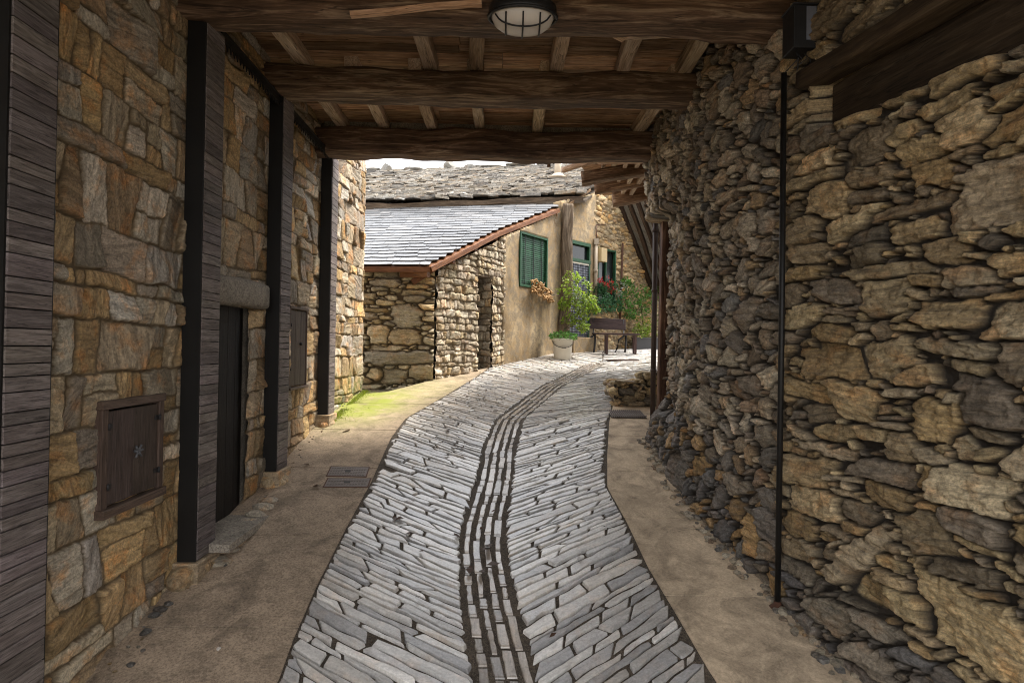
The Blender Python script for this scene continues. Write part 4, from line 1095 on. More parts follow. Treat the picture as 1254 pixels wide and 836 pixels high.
# --- roofs
def slate_roof(name, p_eaveL, p_eaveR, p_topL, p_topR, mat, parent, row=.17, wr=(.18, .42), th=.012, jit=.01, seed=3, sag=0, pal=None, lift=.03, messy=0.0):
    rs = random.Random(seed); a, b, c, d = map(Vector, (p_eaveL, p_eaveR, p_topR, p_topL))
    L = ((d-a).length+(c-b).length)/2; n = ((b-a).cross(d-a)).normalized()
    if n.z < 0: n = -n
    v = [] ; m = MB()
    rows = int(L/row)
    for j in range(rows+1):
        t0 = j/rows; l = a+(d-a)*t0; r = b+(c-b)*t0; Wd = (r-l).length; e = (r-l).normalized(); up = ((d-a)*(.5)+(c-b)*.5).normalized(); up = (up-e*up.dot(e)).normalized()
        s = -rs.uniform(0, .2)
        while s < Wd-.02:
            w = rs.uniform(*wr); s1 = min(s+w, Wd+.0); s0_ = max(s, 0)
            if s1-s0_ < .05: s = s1; continue
            sg = -sag*math.sin(math.pi*min(1, max(0, (s0_+s1)/2/Wd)))*math.sin(math.pi*t0*.9+.1)
            jj = rs.uniform(-jit, jit); len_ = row*1.9
            ln_ = row*(1.55+rs.uniform(-.1, .25)); tl = rs.uniform(-messy, messy)*.03
            base = l+up*jj+n*(sg+lift*.2)
            tw = [rs.uniform(-jit, jit)*.6 for _ in range(4)]
            g_ = .004
            q0 = base+e*(s0_+g_)+up*tw[0]+n*(lift+rs.uniform(0, messy*.025)); q1 = base+e*(s1-g_)+up*tw[1]+n*(lift+rs.uniform(0, messy*.025)+tl)
            q2 = base+e*(s1-g_)+up*ln_+n*(.002); q3 = base+e*(s0_+g_)+up*ln_+n*(.002)
            mid = base+e*((s0_+s1)/2)+up*(-abs(tw[2])-jit*.4)+n*(lift+messy*.012)
            pts = [q0, mid, q1, q2, q3]; T_ = th*(1+rs.uniform(-.3, .8)*messy*1.5) if messy else th
            cc = pal[rs.randrange(len(pal))]; k = rs.uniform(.8, 1.2); cc = (*[x*k for x in cc], 1)
            bot = [p-n*T_ for p in pts]
            m.add(pts+bot, [(0, 1, 2, 3, 4), (9, 8, 7, 6, 5)]+[(i, i+5, (i+1) % 5+5, (i+1) % 5) for i in range(5)], cc)
            s = s1
    o = m.build(name, mat, parent); return o
NS = [(.135, .14, .15), (.155, .16, .17), (.115, .12, .13), (.18, .18, .185)]
OS = [(.33, .31, .28), (.24, .225, .20), (.40, .375, .33), (.34, .30, .24), (.17, .16, .15), (.46, .44, .40)]
eL = Vector((-4.4, 10.55, E+1.52)); eR = P(527, 325, 10.55); eL.z = P(447, 328, 10.55).z
tR = P(684, 254, 14.35); tL = Vector((-6.5, 15.2, 0)); tL.z = P(450, 262, 15.2).z
# verge bends: the roof is flatter at the bottom (two panels)
mR = P(610, 283, 12.6); tt = .52
mL = eL+(tL-eL)*tt; mL.z = mL.z-.10
slate_roof('slate_roof', eL, eR, mL, mR, 'slate_new', sh, row=.25, seed=4, pal=NS, jit=.030, th=.012, lift=.028, wr=(.22, .60))
slate_roof('slate_roof', mL, mR, tL, tR, 'slate_new', sh, row=.25, seed=5, pal=NS, jit=.030, th=.012, lift=.028, wr=(.22, .60))
m = MB()
for (a, b, c, d) in ((eL, eR, mR, mL), (mL, mR, tR, tL)):
    dn = Vector((0, 0, -.03)); q = [p+dn for p in (a, b, c, d)]; m.add(q+[p+Vector((0, 0, -.03)) for p in q], [(0, 1, 2, 3), (7, 6, 5, 4), (0, 4, 5, 1), (1, 5, 6, 2), (2, 6, 7, 3)])
m.build('roof_deck', 'fascia', sh)
m = MB()
dz = Vector((0, 0, -.075))
m.timber(eL+dz+Vector((0, -.03, 0)), eR+dz+Vector((0, -.03, 0)), .035, .095, rough=.002, seed=2, rnd_corner=.1)
for a, b in ((eR, mR), (mR, tR)): m.timber(a+dz+Vector((.02, -.02, 0)), b+dz+Vector((.02, -.02, 0)), .035, .095, rough=.002, seed=4, rnd_corner=.1)
m.build('fascia_board', 'fascia', sh)
for k in range(7):
    t = k/6; pv = (eR+(mR-eR)*(t/.5)) if t < .5 else (mR+(tR-mR)*((t-.5)/.5))
    m = MB(); pv = pv+Vector((-.03, 0, -.16)); m.timber(pv, pv+Vector((-.55, .28, .02)), .09, .12, rough=.004, seed=k, c=g1(.15)); m.build('rafter_end', 'fascia', sh)
m = MB(); m.timber(P(505, 345, 10.75), P(536, 325, 10.9), .09, .12, rough=.01, seed=3); m.build('corner_brace', 'fascia', sh)
# core behind the walls
m = MB(); m.add([(-1.42, 11.12, 0), (1.2, 14.5, 0), (-6.4, 15, 0), (-4.5, 11.12, 0), (-1.42, 11.12, E+1.35), (1.2, 14.5, E+3.1), (-6.4, 15, E+3.1), (-4.5, 11.12, E+1.35)],
      [(0, 3, 7, 4), (3, 2, 6, 7), (2, 1, 5, 6), (4, 7, 6, 5)], c=(.3, .25, .2, 1)); m.build('wall_core', 'slab', sh)
# ================================================================== OLD HOUSE BEHIND
oh = empty('old_house', (3, 17, g(17)), 'old ochre plaster and stone house with ragged grey slate roof and green openings', 'house')
W2 = frame_wall((1.42, 14.5), (5.0, 18.08))
gt_l = W2['pt'](692, 250).z; s_pk = W2['sx'](752); z_pk = W2['pt'](750, 222).z; s_rt = W2['sx'](792); z_rt = W2['pt'](792, 345).z
s_k1 = W2['sx'](711)
def gz(s): return np.interp(s, [0, s_k1, W2['sx'](724), s_pk, s_rt, 6], [gt_l, W2['pt'](711, 240).z, W2['pt'](724, 238).z, z_pk, z_rt, z_rt-1.2])
dr = (W2['sx'](694), W2['sx'](720), W2['pt'](706, 413).z, W2['pt'](706, 296).z)
wn = (W2['sx'](729), W2['sx'](751), W2['pt'](740, 372).z, W2['pt'](740, 305).z)
s_pl = W2['sx'](727)
plaster_wall('plaster_wall', W2, 0, s_pl, g(15)-.3, lambda s: gz(s), [(dr[0], dr[1], dr[2], dr[3])], oh, seed=5)
S7 = np.arange(s_pl-.12, 5.06, .018); T7 = np.arange(g(15)-.3, z_pk+.02, .018)
A7, s7 = rubble(S7, T7, [(700, .10, .22, .04, .08, .1, (s_pl, 5, T7[0], T7[-1]), 1.0), (1800, .05, .11, .025, .05, .15, (s_pl, 5, T7[0], T7[-1]), .97), (2500, .03, .06, .012, .03, .3, (s_pl, 5, T7[0], T7[-1]), .95)], 67, warp=.02)
masonry('stone_gable', S7, T7, A7, s7, W2['pos'], [(.44, .32, .17), (.38, .28, .16), (.50, .38, .22), (.33, .25, .15), (.46, .30, .13)], 67, 'wall_house', oh, depth=.04, relief=.02, jut=.02, sign=1,
        cut=lambda s, t: (t > gz(s)) | ((s > wn[0]) & (s < wn[1]) & (t > wn[2]) & (t < wn[3])))
window(W2, wn[0], wn[1], wn[2], wn[3], 'window', oh, False)
m = MB()
for (a_, b_, lo, hi) in ((0, dr[0], 0, 1), (dr[0], dr[1], 1, 1), (dr[1], wn[0], 0, 1), (wn[0], wn[1], 1, 2), (wn[0], wn[1], 3, 1), (wn[1], 5.05, 0, 1)):
    pts = []
    za = (g(15)-.4) if lo == 0 else (dr[3] if a_ == dr[0] else (wn[3] if lo == 1 else g(15)-.4))
    zb0, zb1 = (float(gz(a_))-.05, float(gz(b_))-.05) if lo != 3 else (wn[2], wn[2])
    quadprism(m, [wp(W2, a_, za, -.12), wp(W2, b_, za, -.12), wp(W2, b_, zb1, -.12), wp(W2, a_, zb0, -.12)], W2['n'], .3)
m.build('wall_core', 'slab', oh)
# door with chain curtain and green transom
m = MB(); ax = (W2['d'], W2['n'], Vector((0, 0, 1)))
def b2(m, s0, s1, z0, z1, off, th, c=(1, 1, 1, 1)): m.box(wp(W2, (s0+s1)/2, (z0+z1)/2, off), (s1-s0, th, z1-z0), ax, c)
tz = W2['pt'](706, 320).z
b2(m, dr[0], dr[1], dr[3]-.09, dr[3], .0, .12); b2(m, dr[0], dr[1], tz-.03, tz+.06, .0, .12); b2(m, dr[0], dr[0]+.06, dr[2], dr[3]-.09, .0, .1); b2(m, dr[1]-.06, dr[1], dr[2], dr[3]-.09, 0, .1)
do = m.build('door', 'greenwood', oh, .006)
m = MB(); b2(m, dr[0]+.06, dr[1]-.06, tz+.06, dr[3]-.09, -.04, .01); m.build('transom_pane', 'dark', do)
m = MB(); b2(m, dr[0]+.06, dr[1]-.06, tz-.07, tz-.03, .03, .03, (1.6, 1.6, 1.5, 1)); m.build('curtain_rail', 'bucket', do)
m = MB()
n = 22
for i in range(n):
    s = dr[0]+.07+(dr[1]-dr[0]-.14)*i/(n-1); z = dr[2]+.02
    while z < tz-.08: b2(m, s-.012, s+.012, z, z+.05, .02+.008*math.sin(i*2.1), .012, g1(.4)); z += .065
m.build('chain_curtain', 'curtain', do)
m = MB(); b2(m, dr[0], dr[1], dr[2], dr[3], -.12, .02); m.build('dark_behind', 'interior', do)
m = MB(); b2(m, dr[0]-.05, dr[1]+.08, g(15.2)-.1, dr[2]-.0, .06, .4, (1.1, .95, .8, 1)); m.build('door_step', 'plaster', oh, .02)
m = MB(); q0 = W2['pt'](731, 313, .14); m.box(q0, (.27, .14, .38), ax); m.build('meter_box', 'boxcream', oh, .01)
m = MB(); a, b = W2['pt'](725, 300, .09), W2['pt'](725, 380, .09); m.tube([a, b], .05, 12); m.lathe((a.x, a.y, (a.z*.6+b.z*.4)), [(.05, -.05), (.065, -.04), (.065, .04), (.05, .05)], 12); m.box(a+Vector((0, 0, .08)), (.12, .12, .16)); m.build('vent_pipe', 'pvc', oh)
m = MB(); m.tube([W2['pt'](726, 276, .06), W2['pt'](727, 302, .06)], .012, 6); m.tube([W2['pt'](726, 276, .06), W2['pt'](738, 275, .06)], .012, 6); m.build('cable', 'rust', oh)
m = MB(); m.tube([W2['pt'](758, 298, .08), W2['pt'](756, 392, .08)], .03, 8); m.build('downpipe', 'rust', oh)
# timber post at the joint of the two houses
m = MB(); pa, pb3 = W2['pt'](685, 425, .16), W2['pt'](687, 252, .16); pa.z = g(pa.y)-.05
m.timber(pa+Vector((-.02, 0, 0)), pb3+Vector((.03, 0, 0)), .30, .24, up=(0, 1, 0), rough=.03, seed=22, taper=.85, rnd_corner=.45)
tag(m.build('timber_post', 'oldpost', None, smooth=True), 'thick crooked old trunk post between the green blind window and the door', 'post')
# old roof
oL = Vector((-8, 15.0, 0)); oL.z = P(452, 258, 15.0).z; oR = P(716, 238, 14.7)
rL = Vector((-10, 20.5, 0)); rL.z = P(452, 219, 20.5).z; rR = P(770, 202, 20.2); kR = P(790, 192, 20.2)
slate_roof('slate_roof', oL, oR, rL, rR, 'slate_old', oh, row=.13, wr=(.22, .6), th=.022, jit=.04, seed=9, sag=.05, pal=OS, lift=.06, messy=2.0)
m = MB(); dn = Vector((0, 0, -.16)); q = [p+dn for p in (oL, oR, rR, rL)]; m.add(q+[p+Vector((0, 0, -.06)) for p in q], [(0, 1, 2, 3), (7, 6, 5, 4), (0, 4, 5, 1), (1, 5, 6, 2), (2, 6, 7, 3)], c=(.5, .5, .5, 1)); m.build('roof_deck', 'oldpost', oh)
m = MB(); m.timber(oL+Vector((0, .06, -.11)), oR+Vector((-.03, .06, -.11)), .12, .13, rough=.02, seed=6, c=(.5, .45, .4, 1)); m.build('eave_timber', 'oldpost', oh)
m = MB(); m.add([(-7.8, 15.25, 0), (1.3, 14.8, 0), (1.3, 14.8, oR.z-.16), (-7.8, 15.25, oL.z-.16), (-7.8, 15.4, 0), (1.3, 15.0, 0), (1.3, 15.0, oR.z-.1), (-7.8, 15.4, oL.z-.1)], [(0, 1, 2, 3), (5, 4, 7, 6), (3, 2, 6, 7)], c=(.25, .2, .15, 1)); m.build('back_wall', 'slab', oh)
for px, py, w, h in ((457, 208, .5, .18), (473, 208, .62, .34), (512, 208, 1.0, .18), (532, 211, .4, .12), (553, 205, .62, .34), (564, 209, .3, .12), (577, 207, .55, .24), (600, 204, 1.1, .10), (640, 202, 1.2, .1), (670, 200, .9, .1)):
    m = MB(); p = P(px, py, 20.3); m.rock(p+Vector((0, 0, .0)), .5, int(px), c=(.17, .16, .14, 1), sc=(w*1.05, .5, h*1.5), sub=3); m.build('ridge_stone', 'slate_old', oh)
m = MB(); p = P(561, 231, 17.2); m.rock(p, .5, 9, c=(.45, .20, .09, 1), sc=(.5, .4, .07)); m.build('rust_slab', 'slate_old', oh)
# chimney pipe
m = MB(); p = P(683, 214, 17.6); m.tube([p+Vector((0, 0, -.15)), p+Vector((0, 0, .6))], .11, 16, r2=.095); m.lathe(p, [(.42, -.16), (.22, -.05), (.13, .03)], 16); m.build('chimney', 'pvc', oh)
# verge and right slope: dark rafters under slates
m = MB(); v0, v1 = W2['pt'](692, 250, .08), W2['pt'](716, 234, .08); m.timber(v0, v1, .10, .06, rough=.01, seed=3, c=(1.1, .9, .7, 1)); m.build('verge_board', 'oldpost', oh)
for k in range(5):
    off = .05+.28*k; m = MB()
    a = wp(W2, s_pk-.15, z_pk-.22, off); b = wp(W2, s_rt+.25, z_rt-.35, off)
    m.timber(a, b, .09, .13, rough=.012, seed=k+40, c=(.35, .32, .3, 1)); m.build('rafter', 'beam', oh)
a0, b0_ = wp(W2, s_pk-.2, z_pk-.08, -.5), wp(W2, s_rt+.5, z_rt-.50, -.5); a1, b1 = wp(W2, s_pk-.2, z_pk-.08, 1.35), wp(W2, s_rt+.5, z_rt-.50, 1.35)
m = MB(); m.add([a0, b0_, b1, a1, a0+Vector((0, 0, .07)), b0_+Vector((0, 0, .07)), b1+Vector((0, 0, .07)), a1+Vector((0, 0, .07))], [(3, 2, 1, 0), (4, 5, 6, 7), (0, 1, 5, 4), (1, 2, 6, 5), (2, 3, 7, 6), (3, 0, 4, 7)], c=(.22, .2, .17, 1)); m.build('gable_roof', 'slate_old', oh)

# yard wall closing the lane at the far right
yw = empty('yard_wall', (7, 17.9, g(18)), 'tall stone yard wall at the far right behind the climbing plant', 'wall')
S9 = np.arange(0, 5.0, .03); T9 = np.arange(g(17)-.2, E+2.6, .03); A9, s9 = coursed(S9, T9, 83, hr=(.09, .22), wr=(.12, .4), joint=.01, warp=.03)
masonry('masonry', S9, T9, A9, s9, lambda s, t, h: (4.75+s, 17.9-h-.1*s+0*t, t), HOU, 83, 'wall_shed', yw, depth=.04, jut=.02, sign=1)
m = MB(); m.box((7.3, 18.1, E+1.25), (5.1, .3, 2.9), c=(.3, .26, .2, 1)); m.build('wall_core', 'slab', yw)
# ================================================================== EAVE CANOPY (right building, outside the passage)
cn = empty('timber_eave', (2.3, 10, E+3), 'projecting timber eave with heavy beams above the far end of the right wall', 'eave')
def cb(pa, ya, pb_, yb2, w, h, seed, c=(1, 1, 1, 1), nm='eave_beam'):
    m = MB(); a = P(*pa, ya); b = P(*pb_, yb2); d = (b-a); b = b+d.normalized()*.8
    m.timber(a, b, w, h, rough=.02, seed=seed, c=c); m.build(nm, 'beam' if nm == 'eave_beam' else 'joist', cn, smooth=True)
cb((712, 219), 9.9, (797, 206), 9.7, .22, .22, 51, (1.5, 1.5, 1.5, 1))
cb((728, 232), 11.0, (797, 221), 10.8, .20, .18, 52, (1.6, 1.5, 1.4, 1))
cb((750, 243), 11.9, (797, 237), 11.8, .24, .26, 53, (1.5, 1.4, 1.3, 1))
cb((690, 209), 9.1, (742, 192), 8.6, .07, .08, 54, (1.2, 1.1, 1.1, 1), 'edge_batten')
cb((732, 196), 8.9, (797, 196), 8.6, .10, .10, 55, (1.1, 1, 1, 1), 'edge_batten')
z3 = P(720, 205, 9.5).z+.12
for k in range(7):
    x = 1.0+.22*k; m = MB(); ya = 8.2; yb3 = 9.4+(x-1.0)*2.2
    m.timber((x, ya, P(700, 196, 8.9).z+.08), (x+.35, min(yb3, 12.5), z3+.10), .07, .08, rough=.008, seed=60+k, c=g1(.2)); m.build('rafter', 'joist', cn)
m = MB(); za = P(700, 196, 8.9).z+.14
cp = [(.85, 7.95, za), (.92, 9.2, za+.0), (1.35, 10.2, z3+.14), (2.2, 12.6, z3+.24), (4.6, 13.0, z3+.8), (4.6, 7.95, za+.6)]
m.add([Vector(p) for p in cp]+[Vector(p)+Vector((0, 0, .05)) for p in cp], [(0, 1, 2, 3, 4, 5), (11, 10, 9, 8, 7, 6)]+[(i, i+6, (i+1) % 6+6, (i+1) % 6) for i in range(6)], c=(1.2, 1.1, 1, 1)); m.build('soffit', 'board', cn)
m = MB(); m.timber(P(672, 197, 8.2), P(672, 203, 8.2)+Vector((0, 0, -.02)), .05, .05, seed=2); m.build('hanging_peg', 'beam', cn)
# right building beyond the rubble wall
rb = empty('right_building', (4, 11, g(11)), 'stone side wall of the building on the right, beyond the posts', 'building')
S8 = np.arange(0, 5.6, .03); T8 = np.arange(g(8)-.2, E+4, .03); A8, s8 = rubble(S8, T8, [(900, .1, .22, .05, .1, .2, (0, 5.6, T8[0], T8[-1]), 1.0), (1500, .05, .1, .02, .05, .3, (0, 5.6, T8[0], T8[-1]), .97)], 71)
W3 = frame_wall((5.2, 13.4), (2.62, 8.0))
def p8(s, t, h): x, y, z = W3['pos'](s, t, h); return (x, y, z)
masonry('side_masonry', S8, T8, A8, s8, lambda s, t, h: (2.62+s*.43-h*.9, 8.0+s*.9-h*.4+0*t, t), GRY, 71, 'wall_right', rb, sign=-1)
m = MB()
m.add([(2.75, 8.0, 0), (5.2, 13.2, 0), (8, 13.2, 0), (8, 8, 0), (2.75, 8.0, E+4), (5.2, 13.2, E+4), (8, 13.2, E+4), (8, 8, E+4)], [(0, 1, 5, 4), (1, 2, 6, 5), (2, 3, 7, 6), (3, 0, 4, 7), (4, 5, 6, 7)], c=(.3, .26, .2, 1)); m.build('wall_core', 'slab', rb)
bpy.data.objects.remove(bpy.data.objects[m and 'wall_core'], do_unlink=True) if False else None

# ================================================================== PLANTS AND FURNITURE
def off_pt(Wd, px, py, off):
    q = Wd['pt'](px, py); return P(px, py, q.y-off*1.3)

def leafcloud(name, mat, parent, clumps, n, size, seed, droop=.3, asp=.55):
    rs = random.Random(seed); m = MB()
    for _ in range(n):
        c, r = rs.choice(clumps); c = Vector(c)
        while True:
            v = Vector((rs.uniform(-1, 1), rs.uniform(-1, 1), rs.uniform(-1, 1)))
            if .15 < v.length < 1: break
        v = v.normalized()*(v.length**.5)
        p = c+Vector((v.x*r[0], v.y*r[1], v.z*r[2]))
        d = Vector((v.x+rs.gauss(0, .6), v.y+rs.gauss(0, .6), rs.gauss(0, .5)-droop)).normalized(); s = size*rs.uniform(.6, 1.3)
        a = d.cross(Vector((rs.gauss(0, 1), rs.gauss(0, 1), rs.gauss(0, 1)+1.5))).normalized(); nn = a.cross(d)
        k = rs.uniform(.45, 1.35); cc = (k*rs.uniform(.85, 1.15), k, k*rs.uniform(.7, 1.2), 1)
        m.add([p, p+d*s*.5+a*s*asp*.5-nn*s*.08, p+d*s, p+d*s*.5-a*s*asp*.5-nn*s*.08], [(0, 1, 2), (0, 2, 3)], cc)
    o = m.build(name, mat, parent); o['kind'] = 'stuff'; return o
def ppt(px, py, y): return P(px, py, y)
# potted tree
by = 13.6; bp = P(689, 427, by); bp.z = g(by)+.0
tr = empty('potted_tree', bp, 'slender yellow green leafy shrub growing in a cream plastic bucket', 'plant')
h = (P(689, 401, by)-P(689, 427, by)).z; r0 = 12.5/700*by*1.0
m = MB(); m.lathe(bp, [(r0*.80, 0), (r0*.84, .02), (r0*.97, h*.9), (r0*1.04, h*.9), (r0*1.04, h), (r0*.95, h), (r0*.93, h*.93)], 28); bk = m.build('bucket', 'bucket', tr)
m = MB(); pts = [bp+Vector((r0*1.03*math.cos(a), -abs(r0*1.02*math.sin(a))*1, h*.88-.16*math.sin(a))) for a in np.linspace(0, math.pi, 12)]; m.tube(pts, .008, 6); m.box(bp+Vector((0, -r0*1.05, h*.88-.16)), (.10, .02, .02)); m.build('bail_handle', 'steel', bk)
m = MB(); m.lathe(bp, [(r0*.94, h*.9), (r0*.5, h*.94), (.01, h*.95)], 20); m.build('soil', 'earth', tr)
leafcloud('herb_leaves', 'leaf_green', tr, [((bp.x, bp.y, bp.z+h+.06), (r0*1.35, r0*1.2, .12))], 500, .07, 2)
top = P(703, 335, 13.9)
m = MB(); root = bp+Vector((.02, .02, h*.9))
cl = []
for (px, py, r) in ((700, 340, .2), (712, 352, .26), (697, 356, .26), (716, 372, .24), (703, 375, .26), (697, 392, .15), (722, 368, .17), (712, 388, .2), (714, 400, .12), (706, 362, .25), (690, 372, .13), (728, 378, .1)):
    p = P(px, py, 13.75+rnd.uniform(-.15, .15)); cl.append((tuple(p), (r, r*.8, r*.9)))
    mid = root+(p-root)*.5+Vector((rnd.uniform(-.05, .05), 0, .05)); m.tube([root, root+Vector((0, 0, .25)), mid, p], .012, 6, r2=.004)
m.build('branch', 'bark', tr)
leafcloud('foliage', 'leaf_yellow', tr, cl, 1500, .085, 5)
# dried bunch on the wall
dp = off_pt(W1, 661, 357, .2)
dd = empty('dried_bunch', dp, 'bunch of dried brown husks hanging beside the green blind window', 'dried plant')
m = MB(); rs = random.Random(4)
for k in range(130):
    t = rs.random(); c = off_pt(W1, 652+24*t+rs.uniform(-3, 3), 349+15*t+rs.uniform(-9, 9)*(1-t*.3), .06+rs.random()*.22)
    d = Vector((rs.uniform(-1, 1), rs.uniform(-1, 1), rs.uniform(-1.2, .3))).normalized()*.05
    kk = rs.uniform(.5, 1.5); m.tube([c-d, c, c+d], .022, 6, c=(kk, kk, kk, 1), r2=.008)
m.build('husks', 'straw', dd)['kind'] = 'stuff'
m = MB(); m.tube([off_pt(W1, 668, 345, .05), dp, off_pt(W1, 684, 362, .2)], .012, 6); m.build('stalk', 'bark', dd)
# window flowers and climbing plants at the old house
fl = empty('flower_bush', off_pt(W2, 740, 385, .3), 'geraniums with red blooms trailing over the green window sill', 'flowers')
leafcloud('foliage', 'leaf_blue', fl, [(tuple(off_pt(W2, px, py, .3)), (r, .2, r)) for px, py, r in ((735, 366, .30), (731, 374, .28), (742, 372, .26), (752, 362, .24), (748, 350, .16), (754, 374, .20), (736, 352, .14))], 1500, .08, 7)
leafcloud('red_blooms', 'petal_red', fl, [(tuple(off_pt(W2, px, py, .5)), (r, .1, r*1.2)) for px, py, r in ((745, 344, .12), (748, 353, .12), (742, 348, .06), (735, 343, .05))], 170, .06, 8)
leafcloud('pale_blooms', 'petal_pale', fl, [(tuple(off_pt(W2, px, py, .45)), (r, .1, r)) for px, py, r in ((762, 350, .14), (757, 358, .10))], 110, .05, 9)
vp = empty('climbing_plant', off_pt(W2, 785, 420, .4), 'bright green climbing plant on the stone gable, growing from a dark planter', 'plant')
leafcloud('foliage', 'leaf_green', vp, [(tuple(off_pt(W2, px, py, .4)), (r, .25, r)) for px, py, r in ((768, 352, .20), (775, 364, .28), (764, 372, .24), (784, 358, .26), (790, 372, .30), (781, 380, .26), (796, 385, .4), (772, 384, .15), (766, 345, .12), (800, 360, .3))], 1500, .085, 12)
leafcloud('young_foliage', 'leaf_yellow', vp, [(tuple(off_pt(W2, px, py, .7)), (r, .2, r)) for px, py, r in ((789, 398, .26), (795, 408, .2), (784, 405, .2))], 450, .085, 14)
q = off_pt(W2, 789, 428, .75)
m = MB(); z0 = g(q.y); m.box((q.x+.1, q.y, z0+.17), (.85, .4, .34)); m.box((q.x+.1, q.y, z0+.345), (.9, .44, .03)); m.build('planter', 'zinc', vp, .01)
m = MB(); m.tube([(q.x, q.y, z0+.34), (q.x-.05, q.y+.1, z0+1.0), tuple(off_pt(W2, 785, 365, .2))], .018, 6); m.build('stem', 'bark', vp)
# bench
def bench():
    y = 15.0
    a = P(735, 428, y); b = P(783, 428, y); z0 = g(y)
    cx, L = (P(725, 428, y).x+P(770, 428, y).x)/2, (P(770, 428, y).x-P(725, 428, y).x)
    e = empty('park_bench', (cx, y, z0), 'purple brown plank bench with backrest and curved iron legs beside the curtained door', 'bench')
    zs = z0+.50
    m = MB(); 
    for k in range(3): m.box((cx+.1, y-.05+k*.11, zs), (L+.15, .10, .035), c=g1(.1))
    m.build('seat', 'benchwood', e, .006)
    m = MB()
    for k in range(1): m.box((cx-.02, y+.33, zs+.27), (L*1.0, .03, .30), ax=(Vector((1, 0, -.03)).normalized(), Vector((0, .97, -.2)).normalized(), Vector((0.03, .2, .97)).normalized()))
    m.build('backrest', 'benchwood', e, .008)
    for s in (-.42, .42):
        m = MB(); x = cx+s*L
        m.tube([(x-.05, y-.12, z0), (x-.02, y-.06, z0+.15), (x+.0, y-.02, z0+.32), (x, y+.02, zs-.03)], .026, 8)
        m.tube([(x-.28, y+.02, z0), (x-.22, y+.06, z0+.12), (x-.16, y+.16, z0+.34), (x+.02, y+.24, zs-.03)], .026, 8)
        m.tube([(x, y-.05, zs-.035), (x, y+.28, zs-.03), (x, y+.35, zs+.40)], .02, 8)
        m.build('leg', 'castiron', e)
    y2 = 14.5; ax_, bx_ = P(735, 408, y2).x, P(782, 408, y2).x; cx2 = (ax_+bx_)/2; L2 = bx_-ax_; z2 = g(y2)
    e = empty('plank_table', (cx2, y2, z2), 'low grey plank table on straight legs in front of the backrest bench', 'table')
    zt = P(758, 409, y2).z
    m = MB(); 
    for k in (-.07, .07): m.box((cx2, y2+k, zt), (L2, .13, .04), c=(1.7, 1.7, 1.7, 1))
    m.build('table_top', 'benchwood', e, .006)
    for s in (-.34, .40):
        m = MB(); x = cx2+s*L2; m.box((x, y2-.1, (z2+zt)/2-.01), (.05, .05, zt-z2-.03), c=(2, 2, 2, 1)); m.box((x, y2+.1, (z2+zt)/2-.01), (.05, .05, zt-z2-.03), c=(2, 2, 2, 1)); m.build('leg', 'benchwood', e)
bench()

# ================================================================== DEBRIS
def litter():
    spots = [(612, 460, 1), (675, 553, 1), (580, 552, 1), (497, 523, 1), (493, 540, 1), (565, 548, 1)]
    L = [(607, 504), (624, 513), (645, 531), (548, 528), (566, 549), (605, 693), (575, 700), (590, 701), (483, 636), (489, 637), (560, 658), (500, 655), (598, 670), (596, 675), (555, 548), (425, 527), (388, 596), (375, 570)]
    for k, (px, py) in enumerate(L):
        p = G(px, py, .03); m = MB(); a = rnd.uniform(0, 6.28); s = rnd.uniform(.04, .065)
        u = Vector((math.cos(a), math.sin(a), 0)); v = Vector((-u.y, u.x, 0))
        m.add([p-u*s, p-u*s*.3+v*s*.55+Vector((0, 0, .02)), p+u*s*.6+v*s*.3+Vector((0, 0, .012)), p+u*s+Vector((0, 0, .025)), p+u*s*.5-v*s*.5+Vector((0, 0, .016)), p-u*s*.4-v*s*.4+Vector((0, 0, .004))], [(0, 1, 5), (1, 2, 4, 5), (2, 3, 4)])
        m.build('dead_leaf', 'leaf_dead'); o = bpy.data.objects[[x.name for x in bpy.data.objects if x.name.startswith('dead_leaf')][-1]]
        tag(o, 'small curled brown dead leaf lying on the lane or pavement', 'leaf', 'dead leaves scattered on the ground')
    for k, (px, py, r, c) in enumerate([(196, 748, .05, .1), (188, 756, .045, .1), (178, 775, .05, .09), (206, 740, .04, .13), (283, 661, .04, .6), (268, 796, .02, .7), (297, 648, .035, .1), (306, 641, .04, .1), (175, 797, .02, .1), (276, 693, .02, .07), (160, 815, .03, .1)]):
        p = G(px, py, .03); m = MB(); m.rock(p+Vector((0, 0, r*.15)), r, 600+k, c=(c, c*.9, c*.8, 1), sc=(1, .8, .5), sub=2, ang=k)
        tag(m.build('stone_chip', 'wall_right'), ('white' if c > .5 else 'dark') + ' stone chip lying on the left pavement near the wall', 'stone', 'stone chips on the left pavement')
litter()
for k in range(26):
    y = rnd.uniform(3.6, 12.5); x = float(xl(y)+(xr(y)-xl(y))*rnd.random()) if y < 9.5 else float(xl(y))+rnd.uniform(-.2, 2.0)
    p = Vector((x, y, g(y)+.035)); m = MB(); a = rnd.uniform(0, 6.28); sz = rnd.uniform(.02, .045)
    u = Vector((math.cos(a), math.sin(a), 0)); v = Vector((-u.y, u.x, 0))
    m.add([p-u*sz, p+v*sz*.55+Vector((0, 0, .02)), p+u*sz+Vector((0, 0, .02)), p-v*sz*.5+Vector((0, 0, .01))], [(0, 1, 3), (1, 2, 3)])
    o = m.build('dead_leaf', 'leaf_dead'); tag(o, 'small curled brown dead leaf lying on the lane or pavement', 'leaf', 'dead leaves scattered on the ground')
m = MB(); rs = random.Random(31)
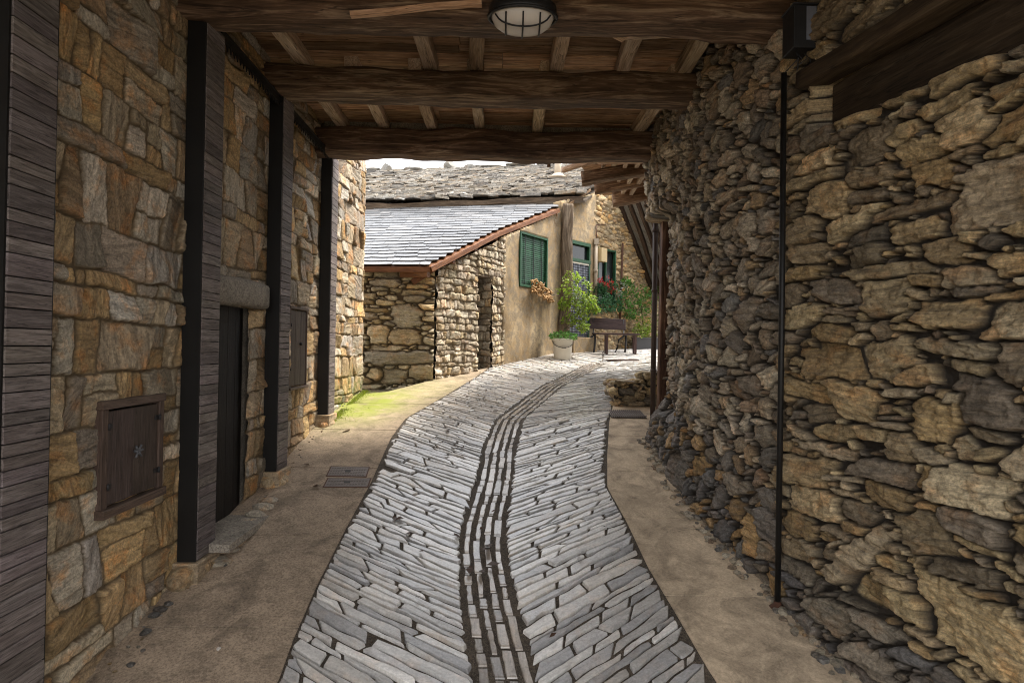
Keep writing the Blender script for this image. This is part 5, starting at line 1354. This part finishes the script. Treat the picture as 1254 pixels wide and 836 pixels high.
for k in range(2200):
    y = rs.uniform(7.9, 9.8); x = WL+.10+abs(rs.gauss(0, .07))+(.35*rs.random()**2 if rs.random() < .25 else 0)
    if fbm(np.array([x*3.]), np.array([y*3.]), 12, 3)[0] < -.05: continue
    p = Vector((x, y, g(y)+.02)); h = rs.uniform(.008, .03)*(1.5 if x < WL+.2 else .7); d = Vector((rs.gauss(0, .5), rs.gauss(0, .5), 1)).normalized()*h; w_ = Vector((rs.gauss(0, 1), rs.gauss(0, 1), 0)).normalized()*.006
    kk = rs.uniform(.5, 1.3); m.add([p-w_, p+w_, p+d], [(0, 1, 2)], (kk*2.6, kk*1.3, kk*.7, 1))
tag(m.build('moss_tufts', 'leaf_green'), 'low tufts of yellow green moss at the foot of the left wall end', 'moss', kind='stuff')
m = MB()
for k in range(260):
    y = rnd.uniform(2.4, 7.4); x = float(xw(y))-rnd.uniform(.02, .20)**1.0; r = rnd.uniform(.012, .05)
    m.rock((x, y, g(y)+.03), r, 700+k, c=(*[v*.7 for v in rnd.choice(GRY)], 1), sc=(1, 1, .6), sub=1, ang=k)
for k in range(120):
    y = rnd.uniform(2.4, 9.6); r = rnd.uniform(.006, .018); m.rock((WL+rnd.uniform(.03, .14), y, g(y)+.028), r, 1000+k, c=(*[v*.6 for v in rnd.choice(OCH)], 1), sc=(1, 1, .5), sub=1)
for k in range(110):
    px, py = rnd.uniform(575, 700), rnd.uniform(429, 441); p = G(px, py, .03); m.rock(p, rnd.uniform(.012, .035), 1300+k, c=(.12, .07, .035, 1), sc=(1, 1, .4), sub=1)
tag(m.build('rubble_crumbs', 'wall_right'), 'crumbs of stone and dirt along the feet of the walls', 'gravel', kind='stuff')

# ================================================================== LIGHT
w = bpy.data.worlds.new('World'); scene.world = w; w.use_nodes = True; nt = w.node_tree; nt.nodes.clear(); q = N(nt)
out = nt.nodes.new('ShaderNodeOutputWorld'); bg = nt.nodes.new('ShaderNodeBackground'); sky = nt.nodes.new('ShaderNodeTexSky')
SE, SR = R(62), R(75)
sky.sky_type = 'NISHITA'; sky.sun_disc = False; sky.sun_elevation = SE; sky.sun_rotation = SR; sky.dust_density = 4; sky.air_density = 1.2; sky.ozone_density = 1
tc = nt.nodes.new('ShaderNodeTexCoord')
cl_ = q.noise(q.scale(tc.outputs['Generated'], (1, 1, 2.2)), 2.4, 7, .6, .5)
cloud = q.ramp(cl_, [(.3, (10.0, 10.2, 10.7)), (.7, (12.6, 12.7, 12.9))])
q.l(q.mix(.88, sky.outputs[0], cloud), bg.inputs[0]); bg.inputs[1].default_value = .10
q.l(bg.outputs[0], out.inputs[0])
sl_ = bpy.data.lights.new('sun', 'SUN'); sl_.energy = 2.9; sl_.angle = R(14); sl_.color = (1, .95, .87)
so = bpy.data.objects.new('sun', sl_); col.objects.link(so)
az = SR  # sky rotation measured from +Y clockwise seen from above
dirv = Vector((math.sin(az)*math.cos(SE), math.cos(az)*math.cos(SE), math.sin(SE)))
so.rotation_euler = dirv.to_track_quat('Z', 'Y').to_euler()
vs_ = scene.view_settings; vs_.view_transform = 'Standard'; vs_.look = 'None'; vs_.exposure = 1.62; vs_.gamma = 1; vs_.use_curve_mapping = False
scene.render.engine = 'CYCLES'
scene.cycles.max_bounces = 8; scene.cycles.diffuse_bounces = 5; scene.cycles.glossy_bounces = 3
scene.cycles.use_denoising = True; scene.cycles.pixel_filter_type = 'BLACKMAN_HARRIS'; scene.cycles.filter_width = 1.05
